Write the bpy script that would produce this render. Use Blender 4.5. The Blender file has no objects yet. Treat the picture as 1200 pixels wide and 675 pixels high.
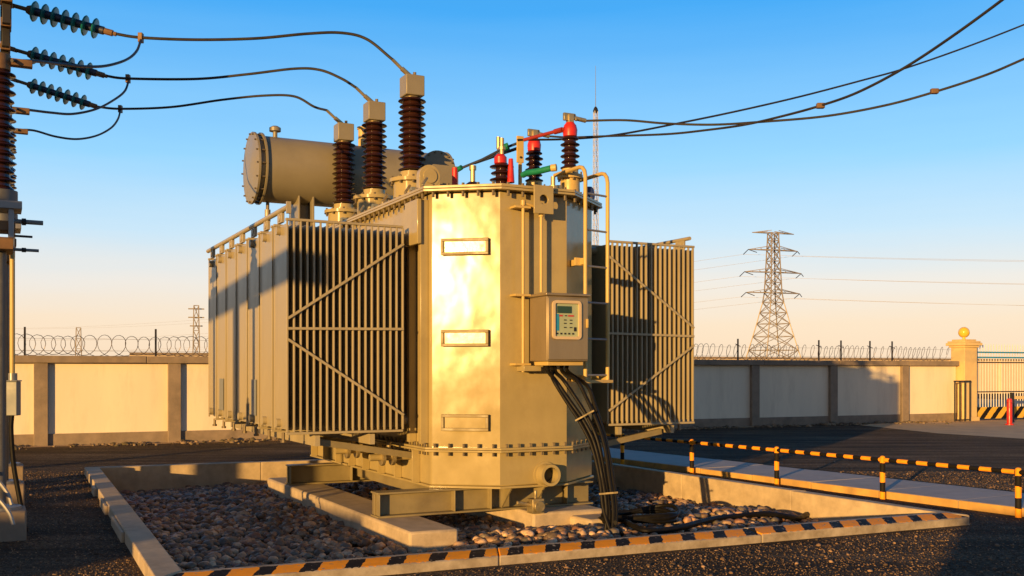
import bpy, math, random
import numpy as np
from mathutils import Vector, Matrix
R = math.radians
random.seed(7); rng = np.random.default_rng(7)
SC = bpy.context.scene
COL = SC.collection
H = 1.7            # eye height
F, Y0 = 1200.0, 436.0

def W(px, py, Y):                      # photo point at a chosen distance
    return Vector(((px-600)/F*Y, Y, H-(py-Y0)/F*Y))
def G(px, py, z=0.0):                  # photo point on a level plane
    Y = (H-z)*F/(py-Y0)
    return Vector(((px-600)/F*Y, Y, z))

# ------------------------------------------------------------------ materials
def node(nt, kind, **kw):
    n = nt.nodes.new(kind)
    for k, v in kw.items():
        if k.startswith('i_'):
            n.inputs[k[2:].replace('_', ' ')].default_value = v
        else: setattr(n, k, v)
    return n
def mat(name, base, rough=.6, metal=0., var=.25, scale=3., bump=0., bscale=40., dirt=None, dirt_amt=.5,
        dirt_scale=1.2, spec=.5, coat=0., rvar=.15, stretch=(1, 1, 1), bdist=.01, bdetail=5.0):
    m = bpy.data.materials.new(name); m.use_nodes = True
    nt = m.node_tree; nt.nodes.clear(); L = nt.links.new
    out = node(nt, 'ShaderNodeOutputMaterial'); b = node(nt, 'ShaderNodeBsdfPrincipled')
    L(b.outputs[0], out.inputs[0])
    tc = node(nt, 'ShaderNodeTexCoord'); mp = node(nt, 'ShaderNodeMapping'); mp.inputs['Scale'].default_value = stretch
    L(tc.outputs['Object'], mp.inputs[0])
    n1 = node(nt, 'ShaderNodeTexNoise', i_Scale=scale, i_Detail=7.0, i_Roughness=.62)
    L(mp.outputs[0], n1.inputs['Vector'])
    mr = node(nt, 'ShaderNodeMapRange'); mr.inputs[1].default_value = .3; mr.inputs[2].default_value = .7
    mr.inputs[3].default_value = 1-var; mr.inputs[4].default_value = 1+var*.6
    L(n1.outputs['Fac'], mr.inputs[0])
    mul = node(nt, 'ShaderNodeMix', data_type='RGBA', blend_type='MULTIPLY'); mul.inputs[0].default_value = 1
    mul.inputs[6].default_value = (*base, 1); L(mr.outputs[0], mul.inputs[7])
    colr = mul.outputs[2]
    if dirt:
        n2 = node(nt, 'ShaderNodeTexNoise', i_Scale=dirt_scale, i_Detail=9.0, i_Roughness=.7)
        L(mp.outputs[0], n2.inputs['Vector'])
        r2 = node(nt, 'ShaderNodeMapRange'); r2.inputs[1].default_value = .5; r2.inputs[2].default_value = .72
        r2.inputs[3].default_value = 0; r2.inputs[4].default_value = dirt_amt
        L(n2.outputs['Fac'], r2.inputs[0])
        mx = node(nt, 'ShaderNodeMix', data_type='RGBA'); L(r2.outputs[0], mx.inputs[0])
        L(colr, mx.inputs[6]); mx.inputs[7].default_value = (*dirt, 1); colr = mx.outputs[2]
    L(colr, b.inputs['Base Color'])
    rr = node(nt, 'ShaderNodeMapRange'); rr.inputs[1].default_value = .3; rr.inputs[2].default_value = .7
    rr.inputs[3].default_value = max(.02, rough-rvar); rr.inputs[4].default_value = min(1, rough+rvar)
    L(n1.outputs['Fac'], rr.inputs[0]); L(rr.outputs[0], b.inputs['Roughness'])
    b.inputs['Metallic'].default_value = metal
    b.inputs['Specular IOR Level'].default_value = spec
    b.inputs['Coat Weight'].default_value = coat
    b.inputs['Coat Roughness'].default_value = .25
    if bump > 0:
        n3 = node(nt, 'ShaderNodeTexNoise', i_Scale=bscale, i_Detail=bdetail, i_Roughness=.6)
        L(mp.outputs[0], n3.inputs['Vector'])
        bp = node(nt, 'ShaderNodeBump'); bp.inputs['Strength'].default_value = bump; bp.inputs['Distance'].default_value = bdist
        L(n3.outputs['Fac'], bp.inputs['Height']); L(bp.outputs[0], b.inputs['Normal'])
    m['bsdf'] = 1
    return m

def bsdf(m): return [n for n in m.node_tree.nodes if n.type == 'BSDF_PRINCIPLED'][0]

M = {}
M['tank'] = mat('tank_paint', (.39, .315, .145), .17, spec=.30, var=.14, scale=1.6, bump=.12, bscale=2.4, bdist=.05, bdetail=1.5, dirt=(.22, .16, .08), dirt_amt=.35, dirt_scale=1.8, stretch=(1, 1, .8), rvar=.06)
M['fin'] = mat('radiator_paint', (.37, .315, .19), .42, var=.14, scale=2.0, bump=.05, bscale=6, bdist=.02, dirt=(.2, .17, .12), dirt_amt=.3, stretch=(1, 1, .3), rvar=.1)
M['cons'] = mat('conservator_paint', (.25, .22, .145), .4, var=.12, scale=1.5, bump=.04, bscale=4, dirt=(.18, .15, .1), dirt_amt=.3, rvar=.1)
M['steelpaint'] = mat('base_paint', (.25, .205, .10), .5, var=.2, scale=3, dirt=(.14, .10, .06), dirt_amt=.5, bump=.05)
M['frame'] = mat('cover_frame_paint', (.24, .19, .085), .5, var=.15, scale=5)
M['bolt'] = mat('bolt_steel', (.20, .16, .10), .5, .5, var=.3, scale=20)
M['plate'] = mat('cover_paint', (.52, .42, .24), .2, var=.08, scale=3, bump=.05, bscale=4, bdist=.03)
M['porcelain'] = mat('brown_porcelain', (.034, .012, .008), .16, var=.25, scale=4, rvar=.05)
M['red'] = mat('red_phase_cap', (.55, .025, .015), .35, var=.12, scale=6)
M['redrod'] = mat('dark_red_bar', (.30, .03, .02), .4, var=.2, scale=6)
M['green'] = mat('green_phase_tape', (.01, .20, .10), .4, var=.15, scale=8)
M['navy'] = mat('dark_busbar', (.03, .04, .07), .4, var=.2)
M['navyblue'] = mat('navy_canister', (.03, .05, .16), .5, var=.15)
M['brass'] = mat('tinned_terminal', (.42, .34, .18), .38, .6, var=.25, scale=15)
M['yellow'] = mat('ladder_yellow', (.56, .40, .13), .45, var=.15, scale=5, dirt=(.25, .16, .06), dirt_amt=.3)
M['stainless'] = mat('stainless_cabinet', (.33, .265, .165), .38, .5, var=.12, scale=6, stretch=(1, 1, .2), rvar=.08)
M['whitetrim'] = mat('cream_trim', (.58, .45, .27), .4, var=.06)
M['panel'] = mat('meter_panel', (.36, .42, .27), .5, var=.1)
M['lcd'] = mat('dark_screen', (.02, .06, .04), .2, var=.1)
M['blackmark'] = mat('black_marks', (.02, .02, .02), .4, var=.1)
M['redmark'] = mat('red_marks', (.5, .03, .03), .4, var=.1)
M['cable'] = mat('black_cable', (.007, .0065, .006), .5, var=.3, scale=8, spec=.18)
M['wire'] = mat('weathered_conductor', (.035, .03, .026), .5, .3, var=.3)
M['blueglass'] = mat('blue_green_insulator', (.010, .17, .165), .35, spec=.3, var=.2, scale=6, rvar=.05)
M['galv'] = mat('galvanised_steel', (.30, .30, .29), .5, .5, var=.2, scale=6)
M['pylon'] = mat('pylon_steel', (.36, .31, .24), .6, .3, var=.15)
M['darkgalv'] = mat('dark_galvanised', (.13, .13, .125), .55, .4, var=.25, scale=6)
M['palesteel'] = mat('pale_mast_paint', (.62, .60, .58), .6, .1, var=.2)  # paler than the pylon steel: distance haze put into the colour
M['rusty'] = mat('rusty_bracket', (.20, .11, .045), .6, .2, var=.35, scale=6)
M['greybox'] = mat('grey_box_paint', (.20, .22, .22), .5, var=.12)
M['concrete'] = mat('concrete', (.50, .40, .26), .88, var=.22, scale=5, bump=.35, bscale=60, bdist=.006, dirt=(.22, .165, .10), dirt_amt=.5, dirt_scale=2.2)
M['slab'] = mat('path_concrete', (.40, .36, .33), .85, var=.16, scale=4, bump=.25, bscale=80, bdist=.004, dirt=(.22, .2, .18), dirt_amt=.5, dirt_scale=1.5)
M['wallpaint'] = mat('cream_wall_paint', (.82, .72, .54), .8, var=.08, scale=1.2, dirt=(.52, .43, .30), dirt_amt=.4, dirt_scale=2.2, stretch=(1, 1, .22), bump=.1, bscale=50, bdist=.004)
M['wallconc'] = mat('wall_concrete', (.27, .21, .15), .9, var=.25, scale=4, bump=.3, bscale=40, bdist=.008, dirt=(.12, .09, .06), dirt_amt=.5)
M['pillar'] = mat('gate_pillar_paint', (.70, .52, .24), .75, var=.1, scale=3, dirt=(.45, .30, .13), dirt_amt=.4)
M['pillar2'] = mat('far_wall_paint', (.74, .60, .42), .8, var=.08, scale=.6)
M['globe'] = mat('amber_globe', (.85, .52, .06), .25, var=.05)
M['whitebar'] = mat('white_gate_bar', (.75, .72, .66), .5, var=.08)
M['bluebar'] = mat('blue_gate_rail', (.02, .26, .45), .45, var=.1)
M['darksteel'] = mat('dark_steel', (.025, .022, .02), .5, var=.3)
M['wirecoil'] = mat('razor_wire_steel', (.16, .12, .09), .5, .5, var=.3)
M['apron'] = mat('apron_concrete', (.56, .39, .20), .9, var=.22, scale=1.5, bump=.3, bscale=30, bdist=.01, dirt=(.18, .13, .09), dirt_amt=.5, dirt_scale=.6)

# stripes: orange / black along an axis
def stripe_mat(name, period, duty, slant=0., axis='X', a=(1.0, .37, .02), bcol=(.012, .011, .011), limit=None, other=None):
    m = mat(name, a, .7, spec=.15, var=.14, scale=9, bump=.08, bscale=60, bdist=.003)
    nt = m.node_tree; L = nt.links.new; b = bsdf(m)
    tc = node(nt, 'ShaderNodeTexCoord'); sp = node(nt, 'ShaderNodeSeparateXYZ'); L(tc.outputs['Object'], sp.inputs[0])
    def mth(op, x, y=None):
        n = node(nt, 'ShaderNodeMath', operation=op)
        for i, v in enumerate((x, y)):
            if v is None: continue
            if isinstance(v, (int, float)): n.inputs[i].default_value = v
            else: L(v, n.inputs[i])
        return n.outputs[0]
    other = other or {'X': 'Y', 'Y': 'X', 'Z': 'X'}[axis]
    nz = node(nt, 'ShaderNodeTexNoise', i_Scale=14.0, i_Detail=4.0); L(tc.outputs['Object'], nz.inputs['Vector'])
    jit = mth('MULTIPLY', mth('SUBTRACT', nz.outputs['Fac'], .5), .05*period/.37)
    t = mth('ADD', mth('ADD', sp.outputs[axis], mth('MULTIPLY', sp.outputs[other], slant)), jit)
    fr = mth('FRACT', mth('DIVIDE', mth('ADD', t, 100.0), period))
    mask = mth('LESS_THAN', fr, duty)
    mx = node(nt, 'ShaderNodeMix', data_type='RGBA'); L(mask, mx.inputs[0])
    src = b.inputs['Base Color'].links[0].from_socket
    L(src, mx.inputs[6]); mx.inputs[7].default_value = (*bcol, 1)
    colr = mx.outputs[2]
    if limit:            # worn paint only on the top band of the kerb, concrete elsewhere
        lo, hi, zz = limit
        n2 = node(nt, 'ShaderNodeTexNoise', i_Scale=25.0, i_Detail=6.0); L(tc.outputs['Object'], n2.inputs['Vector'])
        e = mth('MULTIPLY', mth('SUBTRACT', n2.outputs['Fac'], .5), .05)
        yy = mth('ADD', sp.outputs['Y'], e)
        k = mth('MULTIPLY', mth('MULTIPLY', mth('GREATER_THAN', yy, lo), mth('LESS_THAN', yy, hi)), mth('GREATER_THAN', sp.outputs['Z'], zz))
        worn = mth('LESS_THAN', n2.outputs['Fac'], .66); k = mth('MULTIPLY', k, worn)
        n3 = node(nt, 'ShaderNodeTexNoise', i_Scale=4.0, i_Detail=8.0, i_Roughness=.7); L(tc.outputs['Object'], n3.inputs['Vector'])
        rp = node(nt, 'ShaderNodeValToRGB'); L(n3.outputs['Fac'], rp.inputs[0])
        rp.color_ramp.elements[0].position = .3; rp.color_ramp.elements[0].color = (.20, .16, .11, 1)
        rp.color_ramp.elements[1].position = .65; rp.color_ramp.elements[1].color = (.44, .38, .29, 1)
        m2 = node(nt, 'ShaderNodeMix', data_type='RGBA'); L(k, m2.inputs[0]); L(rp.outputs[0], m2.inputs[6]); L(colr, m2.inputs[7]); colr = m2.outputs[2]
    L(colr, b.inputs['Base Color'])
    return m
M['kerbstripe'] = stripe_mat('striped_kerb', .37, .40, -.55, 'X', limit=(-.25, -.068, -.06))
M['railstripe'] = stripe_mat('striped_rail', .30, .45, 0, 'X')
M['pathedge'] = mat('ochre_path_edge', (.60, .36, .10), .8, var=.25, scale=3, bump=.3, bscale=40, bdist=.01, dirt=(.3, .2, .1), dirt_amt=.6)
M['poststripe'] = stripe_mat('striped_post', .26, .5, 0, 'Z')
M['boardstripe'] = stripe_mat('striped_board', .55, .45, -1.0, 'X', a=(.75, .45, .06), other='Z')

# pebbles: colour differs stone by stone
def stones_mat(name, cols, rough=.75):
    m = bpy.data.materials.new(name); m.use_nodes = True
    nt = m.node_tree; L = nt.links.new; b = bsdf(m)
    g = node(nt, 'ShaderNodeNewGeometry'); rp = node(nt, 'ShaderNodeValToRGB'); L(g.outputs['Random Per Island'], rp.inputs[0])
    cr = rp.color_ramp; cr.interpolation = 'CONSTANT'
    while len(cr.elements) < len(cols): cr.elements.new(.5)
    for i, c in enumerate(cols):
        cr.elements[i].position = i/len(cols); cr.elements[i].color = (*c, 1)
    tc = node(nt, 'ShaderNodeTexCoord'); n1 = node(nt, 'ShaderNodeTexNoise', i_Scale=22.0, i_Detail=5.0); L(tc.outputs['Object'], n1.inputs['Vector'])
    mr = node(nt, 'ShaderNodeMapRange'); mr.inputs[1].default_value = .3; mr.inputs[2].default_value = .7; mr.inputs[3].default_value = .65; mr.inputs[4].default_value = 1.2
    L(n1.outputs['Fac'], mr.inputs[0])
    mul = node(nt, 'ShaderNodeMix', data_type='RGBA', blend_type='MULTIPLY'); mul.inputs[0].default_value = 1
    L(rp.outputs[0], mul.inputs[6]); L(mr.outputs[0], mul.inputs[7]); L(mul.outputs[2], b.inputs['Base Color'])
    b.inputs['Roughness'].default_value = rough
    return m
M['pebble'] = stones_mat('river_pebbles', [(0.235, 0.146, 0.085), (0.353, 0.225, 0.128), (0.143, 0.103, 0.065), (0.468, 0.27, 0.148), (0.184, 0.15, 0.106), (0.522, 0.347, 0.199), (0.278, 0.14, 0.078), (0.122, 0.104, 0.077), (0.289, 0.212, 0.131), (0.715, 0.488, 0.291), (0.166, 0.104, 0.061)], .55)
M['rubble'] = stones_mat('dry_earth', [(.16, .11, .06), (.22, .16, .09), (.12, .08, .045), (.28, .20, .12), (.10, .08, .04)], .9)
M['grit'] = stones_mat('dark_grit', [(0.084, 0.055, 0.031), (0.135, 0.086, 0.046), (0.059, 0.042, 0.026), (0.186, 0.117, 0.059), (0.101, 0.065, 0.036), (0.254, 0.156, 0.082), (0.076, 0.052, 0.031), (0.119, 0.072, 0.036), (0.371, 0.234, 0.126)], .8)

def ground_mat():
    m = bpy.data.materials.new('dark_gravel_ground'); m.use_nodes = True
    nt = m.node_tree; L = nt.links.new; b = bsdf(m)
    tc = node(nt, 'ShaderNodeTexCoord')
    def noise(s, d=6., r=.6):
        n = node(nt, 'ShaderNodeTexNoise', i_Scale=s, i_Detail=d, i_Roughness=r); L(tc.outputs['Object'], n.inputs['Vector']); return n.outputs['Fac']
    v = node(nt, 'ShaderNodeTexVoronoi', i_Scale=55.0); L(tc.outputs['Object'], v.inputs['Vector'])
    rp = node(nt, 'ShaderNodeValToRGB'); L(v.outputs['Color'], rp.inputs[0])
    cr = rp.color_ramp; cr.elements[0].position = .1; cr.elements[0].color = (.050, .035, .022, 1)
    cr.elements[1].position = .95; cr.elements[1].color = (.21, .145, .078, 1)
    e = cr.elements.new(.6); e.color = (.115, .078, .045, 1)
    big = node(nt, 'ShaderNodeMapRange'); big.inputs[1].default_value = .35; big.inputs[2].default_value = .7; big.inputs[3].default_value = .55; big.inputs[4].default_value = 1.5
    L(noise(.35, 8., .65), big.inputs[0])
    mul = node(nt, 'ShaderNodeMix', data_type='RGBA', blend_type='MULTIPLY'); mul.inputs[0].default_value = 1
    L(rp.outputs[0], mul.inputs[6]); L(big.outputs[0], mul.inputs[7])
    mpg = node(nt, 'ShaderNodeMapping'); mpg.inputs['Rotation'].default_value = (0, 0, -R(24.7)); mpg.inputs['Scale'].default_value = (.12, 1.3, 1); L(tc.outputs['Object'], mpg.inputs[0])
    ng = node(nt, 'ShaderNodeTexNoise', i_Scale=1.6, i_Detail=7.0, i_Roughness=.6); L(mpg.outputs[0], ng.inputs['Vector'])
    rg = node(nt, 'ShaderNodeMapRange'); rg.inputs[1].default_value = .38; rg.inputs[2].default_value = .62; rg.inputs[3].default_value = .55; rg.inputs[4].default_value = 1.55; L(ng.outputs['Fac'], rg.inputs[0])
    mul2 = node(nt, 'ShaderNodeMix', data_type='RGBA', blend_type='MULTIPLY'); mul2.inputs[0].default_value = 1
    L(mul.outputs[2], mul2.inputs[6]); L(rg.outputs[0], mul2.inputs[7])
    L(mul2.outputs[2], b.inputs['Base Color']); b.inputs['Roughness'].default_value = .95; b.inputs['Specular IOR Level'].default_value = .2
    bp = node(nt, 'ShaderNodeBump'); bp.inputs['Strength'].default_value = 1.0; bp.inputs['Distance'].default_value = .035
    v2 = node(nt, 'ShaderNodeTexVoronoi', i_Scale=42.0); L(tc.outputs['Object'], v2.inputs['Vector'])
    L(v2.outputs['Distance'], bp.inputs['Height'])
    bp2 = node(nt, 'ShaderNodeBump'); bp2.inputs['Strength'].default_value = .8; bp2.inputs['Distance'].default_value = .15
    L(noise(3.0, 8., .7), bp2.inputs['Height']); L(bp.outputs[0], bp2.inputs['Normal']); L(bp2.outputs[0], b.inputs['Normal'])
    return m
M['ground'] = ground_mat()

# ------------------------------------------------------------------ mesh builder
class MB:
    def __init__(s): s.v = []; s.f = []; s.mi = []; s.mats = []
    def _m(s, m):
        if m not in s.mats: s.mats.append(m)
        return s.mats.index(m)
    def add(s, vs, fs, m):
        o = len(s.v); s.v += [tuple(p) for p in vs]; k = s._m(m)
        for f in fs: s.f.append(tuple(i+o for i in f)); s.mi.append(k)
        return s
    def hexa(s, p, m):   # 8 points: bottom 4 ccw, top 4 ccw
        return s.add(p, [(3, 2, 1, 0), (4, 5, 6, 7), (0, 1, 5, 4), (1, 2, 6, 5), (2, 3, 7, 6), (3, 0, 4, 7)], m)
    def box(s, c, d, m, rz=0., mx=None):
        x, y, z = [q/2 for q in d]
        pts = [Vector(p) for p in ((-x, -y, -z), (x, -y, -z), (x, y, -z), (-x, y, -z), (-x, -y, z), (x, -y, z), (x, y, z), (-x, y, z))]
        Mx = mx if mx is not None else Matrix.Rotation(rz, 3, 'Z')
        return s.hexa([Mx @ p + Vector(c) for p in pts], m)
    def bb(s, x0, x1, y0, y1, z0, z1, m):
        return s.box(((x0+x1)/2, (y0+y1)/2, (z0+z1)/2), (x1-x0, y1-y0, z1-z0), m)
    def bar(s, a, b, w, h, m, up=(0, 0, 1)):
        a = Vector(a); b = Vector(b); t = (b-a); l = t.length; t.normalize()
        u = Vector(up)
        if abs(t.dot(u)) > .98: u = Vector((0, 1, 0))
        sd = t.cross(u).normalized(); u = sd.cross(t)
        Mx = Matrix((t, sd, u)).transposed()
        return s.box((a+b)/2, (l, w, h), m, mx=Mx)
    def prism(s, poly, z0, z1, m):
        n = len(poly); vs = [(x, y, z0) for x, y in poly]+[(x, y, z1) for x, y in poly]
        fs = [tuple(range(n-1, -1, -1)), tuple(range(n, 2*n))]+[(i, (i+1) % n, n+(i+1) % n, n+i) for i in range(n)]
        return s.add(vs, fs, m)
    def lathe(s, prof, m, o=(0, 0, 0), ax=(0, 0, 1), seg=24):   # prof: (r, h) along ax
        a = Vector(ax).normalized(); q = Vector((0, 0, 1)).rotation_difference(a) if a.z > -.9999 else Matrix.Rotation(math.pi, 3, 'X').to_quaternion()
        o = Vector(o); vs = []; fs = []
        for r, h in prof:
            for i in range(seg):
                t = 2*math.pi*i/seg
                vs.append(q @ Vector((r*math.cos(t), r*math.sin(t), h)) + o)
        for j in range(len(prof)-1):
            for i in range(seg):
                k = (i+1) % seg
                fs.append((j*seg+i, j*seg+k, (j+1)*seg+k, (j+1)*seg+i))
        fs.append(tuple(range(seg-1, -1, -1))); fs.append(tuple(range((len(prof)-1)*seg, len(prof)*seg)))
        return s.add(vs, fs, m)
    def cyl(s, a, b, r, m, seg=16, r2=None):
        a = Vector(a); b = Vector(b)
        return s.lathe([(r, 0), (r if r2 is None else r2, (b-a).length)], m, a, b-a, seg)
    def tube(s, pts, r, m, seg=8, closed=False):
        pts = [Vector(p) for p in pts]; n = len(pts); vs = []; fs = []
        nrm = None
        for i, p in enumerate(pts):
            t = (pts[min(i+1, n-1)]-pts[max(i-1, 0)]).normalized()
            if nrm is None:
                nrm = t.orthogonal().normalized()
            else:
                nrm = (nrm - t*nrm.dot(t)).normalized()
            b = t.cross(nrm)
            for k in range(seg):
                an = 2*math.pi*k/seg
                vs.append(p + (nrm*math.cos(an)+b*math.sin(an))*r)
        for i in range(n-1):
            for k in range(seg):
                l = (k+1) % seg
                fs.append((i*seg+k, i*seg+l, (i+1)*seg+l, (i+1)*seg+k))
        fs.append(tuple(range(seg-1, -1, -1))); fs.append(tuple(range((n-1)*seg, n*seg)))
        return s.add(vs, fs, m)
    def build(s, name, parent=None, loc=None, rz=None, bevel=0., smooth=True, angle=35):
        me = bpy.data.meshes.new(name); me.from_pydata(s.v, [], s.f)
        for m in s.mats: me.materials.append(m)
        me.polygons.foreach_set('material_index', s.mi)
        if smooth:
            me.polygons.foreach_set('use_smooth', [True]*len(me.polygons)); me.set_sharp_from_angle(angle=R(angle))
        me.update()
        o = bpy.data.objects.new(name, me); COL.objects.link(o)
        if parent: o.parent = parent
        if loc is not None: o.location = loc
        if rz is not None: o.rotation_euler = (0, 0, rz)
        if bevel:
            b = o.modifiers.new('bevel', 'BEVEL'); b.width = bevel; b.segments = 2; b.limit_method = 'ANGLE'; b.angle_limit = R(40); b.harden_normals = False
        return o
def tag(o, label=None, cat=None, group=None, kind=None):
    for k, v in (('label', label), ('category', cat), ('group', group), ('kind', kind)):
        if v: o[k] = v
    return o
def empty(name, loc=(0, 0, 0), rz=0):
    o = bpy.data.objects.new(name, None); COL.objects.link(o); o.location = loc; o.rotation_euler = (0, 0, rz); o.empty_display_size = .2
    return o
def spline(pts, n=12):
    pts = [Vector(p) for p in pts]; out = []
    P = [pts[0]*2-pts[1]]+pts+[pts[-1]*2-pts[-2]]
    for i in range(1, len(P)-2):
        p0, p1, p2, p3 = P[i-1:i+3]
        for k in range(n):
            t = k/n
            out.append(.5*((2*p1)+(p2-p0)*t+(2*p0-5*p1+4*p2-p3)*t*t+(3*p1-p0-3*p2+p3)*t**3))
    out.append(pts[-1]); return out
def copy_tree(o, parent=None):
    c = o.copy(); COL.objects.link(c)
    if parent: c.parent = parent
    for ch in list(o.children): copy_tree(ch, c)
    return c
def offset(poly, d):
    n = len(poly); out = []
    for i in range(n):
        a, b, c = Vector(poly[i-1]), Vector(poly[i]), Vector(poly[(i+1) % n])
        e1 = (b-a).normalized(); e2 = (c-b).normalized()
        n1 = Vector((e1.y, -e1.x)); n2 = Vector((e2.y, -e2.x))
        h = (n1+n2); h = h/(1+n1.dot(n2)); out.append(tuple(b+h*d))
    return out

# ------------------------------------------------------------------ sky, sun, camera
SUN_AZ, SUN_EL = 28.0, 5.5       # degrees left of straight behind the camera, elevation
sd = Vector((-math.sin(R(SUN_AZ))*math.cos(R(SUN_EL)), -math.cos(R(SUN_AZ))*math.cos(R(SUN_EL)), math.sin(R(SUN_EL))))
sl = bpy.data.lights.new('sun', 'SUN'); sl.energy = 5.0; sl.angle = R(.5); sl.color = (1.0, .57, .18)
so = bpy.data.objects.new('sun', sl); COL.objects.link(so); so.rotation_euler = sd.to_track_quat('Z', 'Y').to_euler(); so.location = sd*60
w = bpy.data.worlds.new('World'); SC.world = w; w.use_nodes = True
nt = w.node_tree; nt.nodes.clear(); L = nt.links.new
wo = node(nt, 'ShaderNodeOutputWorld'); bg = node(nt, 'ShaderNodeBackground'); L(bg.outputs[0], wo.inputs[0])
bg.inputs['Strength'].default_value = .12
sky = node(nt, 'ShaderNodeTexSky', sky_type='NISHITA'); sky.sun_disc = False
sky.sun_elevation = R(SUN_EL); sky.sun_rotation = R(180+SUN_AZ); sky.air_density = 1.0; sky.dust_density = 1.2; sky.ozone_density = 1.5
tc = node(nt, 'ShaderNodeTexCoord'); sp = node(nt, 'ShaderNodeSeparateXYZ'); L(tc.outputs['Generated'], sp.inputs[0])
rp = node(nt, 'ShaderNodeValToRGB'); cmp = node(nt, 'ShaderNodeMapping'); cmp.inputs['Scale'].default_value = (1.2, 1.2, 14); L(tc.outputs['Generated'], cmp.inputs[0])
cn = node(nt, 'ShaderNodeTexNoise', i_Scale=2.2, i_Detail=6.0, i_Roughness=.55); L(cmp.outputs[0], cn.inputs['Vector'])
c1 = node(nt, 'ShaderNodeMath', operation='MULTIPLY_ADD'); L(cn.outputs['Fac'], c1.inputs[0]); c1.inputs[1].default_value = .032; c1.inputs[2].default_value = -.016
c2 = node(nt, 'ShaderNodeMath', operation='ADD'); L(sp.outputs['Z'], c2.inputs[0]); L(c1.outputs[0], c2.inputs[1]); L(c2.outputs[0], rp.inputs[0]); cr = rp.color_ramp
stops = [(0, (.98, .74, .52)), (.045, (.96, .77, .58)), (.085, (.86, .81, .76)), (.13, (.58, .78, .94)), (.20, (.30, .66, 1.0)), (.335, (.045, .39, .92)), (.5, (.02, .18, .48)), (1, (.008, .055, .17))]
while len(cr.elements) < len(stops): cr.elements.new(.5)
for e, (p, c) in zip(cr.elements, stops): e.position = p; e.color = (*c, 1)
sc = node(nt, 'ShaderNodeVectorMath', operation='SCALE'); L(rp.outputs[0], sc.inputs[0]); sc.inputs[3].default_value = .80/.12
mx = node(nt, 'ShaderNodeMix', data_type='RGBA'); mx.inputs[0].default_value = .88
L(sky.outputs[0], mx.inputs[6]); L(sc.outputs[0], mx.inputs[7])
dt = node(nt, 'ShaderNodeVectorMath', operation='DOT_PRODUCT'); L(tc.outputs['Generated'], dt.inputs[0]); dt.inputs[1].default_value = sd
gl = node(nt, 'ShaderNodeMapRange'); gl.inputs[1].default_value = .0; gl.inputs[2].default_value = 1; L(dt.outputs['Value'], gl.inputs[0])
gp_ = node(nt, 'ShaderNodeMath', operation='POWER'); L(gl.outputs[0], gp_.inputs[0]); gp_.inputs[1].default_value = 2.5
gc = node(nt, 'ShaderNodeVectorMath', operation='SCALE'); gc.inputs[0].default_value = (2.6, 1.3, .45); L(gp_.outputs[0], gc.inputs[3])
ga_ = node(nt, 'ShaderNodeVectorMath', operation='ADD'); L(mx.outputs[2], ga_.inputs[0]); L(gc.outputs[0], ga_.inputs[1])
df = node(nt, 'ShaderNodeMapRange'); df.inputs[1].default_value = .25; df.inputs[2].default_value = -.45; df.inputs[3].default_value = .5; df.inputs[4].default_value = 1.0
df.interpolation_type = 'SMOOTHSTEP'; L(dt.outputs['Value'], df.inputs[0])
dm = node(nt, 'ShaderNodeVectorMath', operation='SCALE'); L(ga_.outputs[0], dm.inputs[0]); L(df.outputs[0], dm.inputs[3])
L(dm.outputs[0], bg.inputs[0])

cam = bpy.data.cameras.new('camera'); cam.lens = 36; cam.sensor_width = 36; cam.sensor_fit = 'HORIZONTAL'
cam.shift_y = (Y0-337.5)/1200; cam.clip_end = 3000
co = bpy.data.objects.new('camera', cam); COL.objects.link(co); co.location = (0, 0, H); co.rotation_euler = (R(90), 0, 0); SC.camera = co
SC.view_settings.view_transform = 'Standard'; SC.view_settings.look = 'None'; SC.view_settings.exposure = .46; SC.view_settings.gamma = 1
SC.render.resolution_x = 1024; SC.render.resolution_y = 576

# ------------------------------------------------------------------ pit and ground
KZ = .12
FL = Vector((-2.62, 8.137)); BL = Vector((-6.81, 16.93)); FR = Vector((4.83, 11.56)); BR = Vector((.41, 20.1))
quad = [tuple(FL), tuple(FR), tuple(BR), tuple(BL)]         # ccw, inner top edges
def edge_offset(q, ds):
    n = 4; lines = []
    for i in range(n):
        a, b = Vector(q[i]), Vector(q[(i+1) % n]); e = (b-a).normalized(); nn = Vector((e.y, -e.x))
        lines.append((a+nn*ds[i], e))
    out = []
    for i in range(n):
        p, d = lines[i-1]; q2, e = lines[i]
        t = ((q2-p).x*e.y-(q2-p).y*e.x)/(d.x*e.y-d.y*e.x); out.append(p+d*t)
    return out
OUT = edge_offset(quad, [.26, .16, .2, .23])
bm = MB()
o4 = [(p.x, p.y, 0) for p in OUT]; B = 900
big = [(-B, -B+300, 0), (B, -B+300, 0), (B, B+300, 0), (-B, B+300, 0)]
bm.add(o4+big, [(4, 5, 1, 0), (5, 6, 2, 1), (6, 7, 3, 2), (7, 4, 0, 3)], M['ground'])
tag(bm.build('ground', smooth=False), kind='structure')
tag(MB().add([(p[0], p[1], -.36) for p in quad], [(0, 1, 2, 3)], M['ground']).build('pit_floor', smooth=False), kind='structure')

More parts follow.
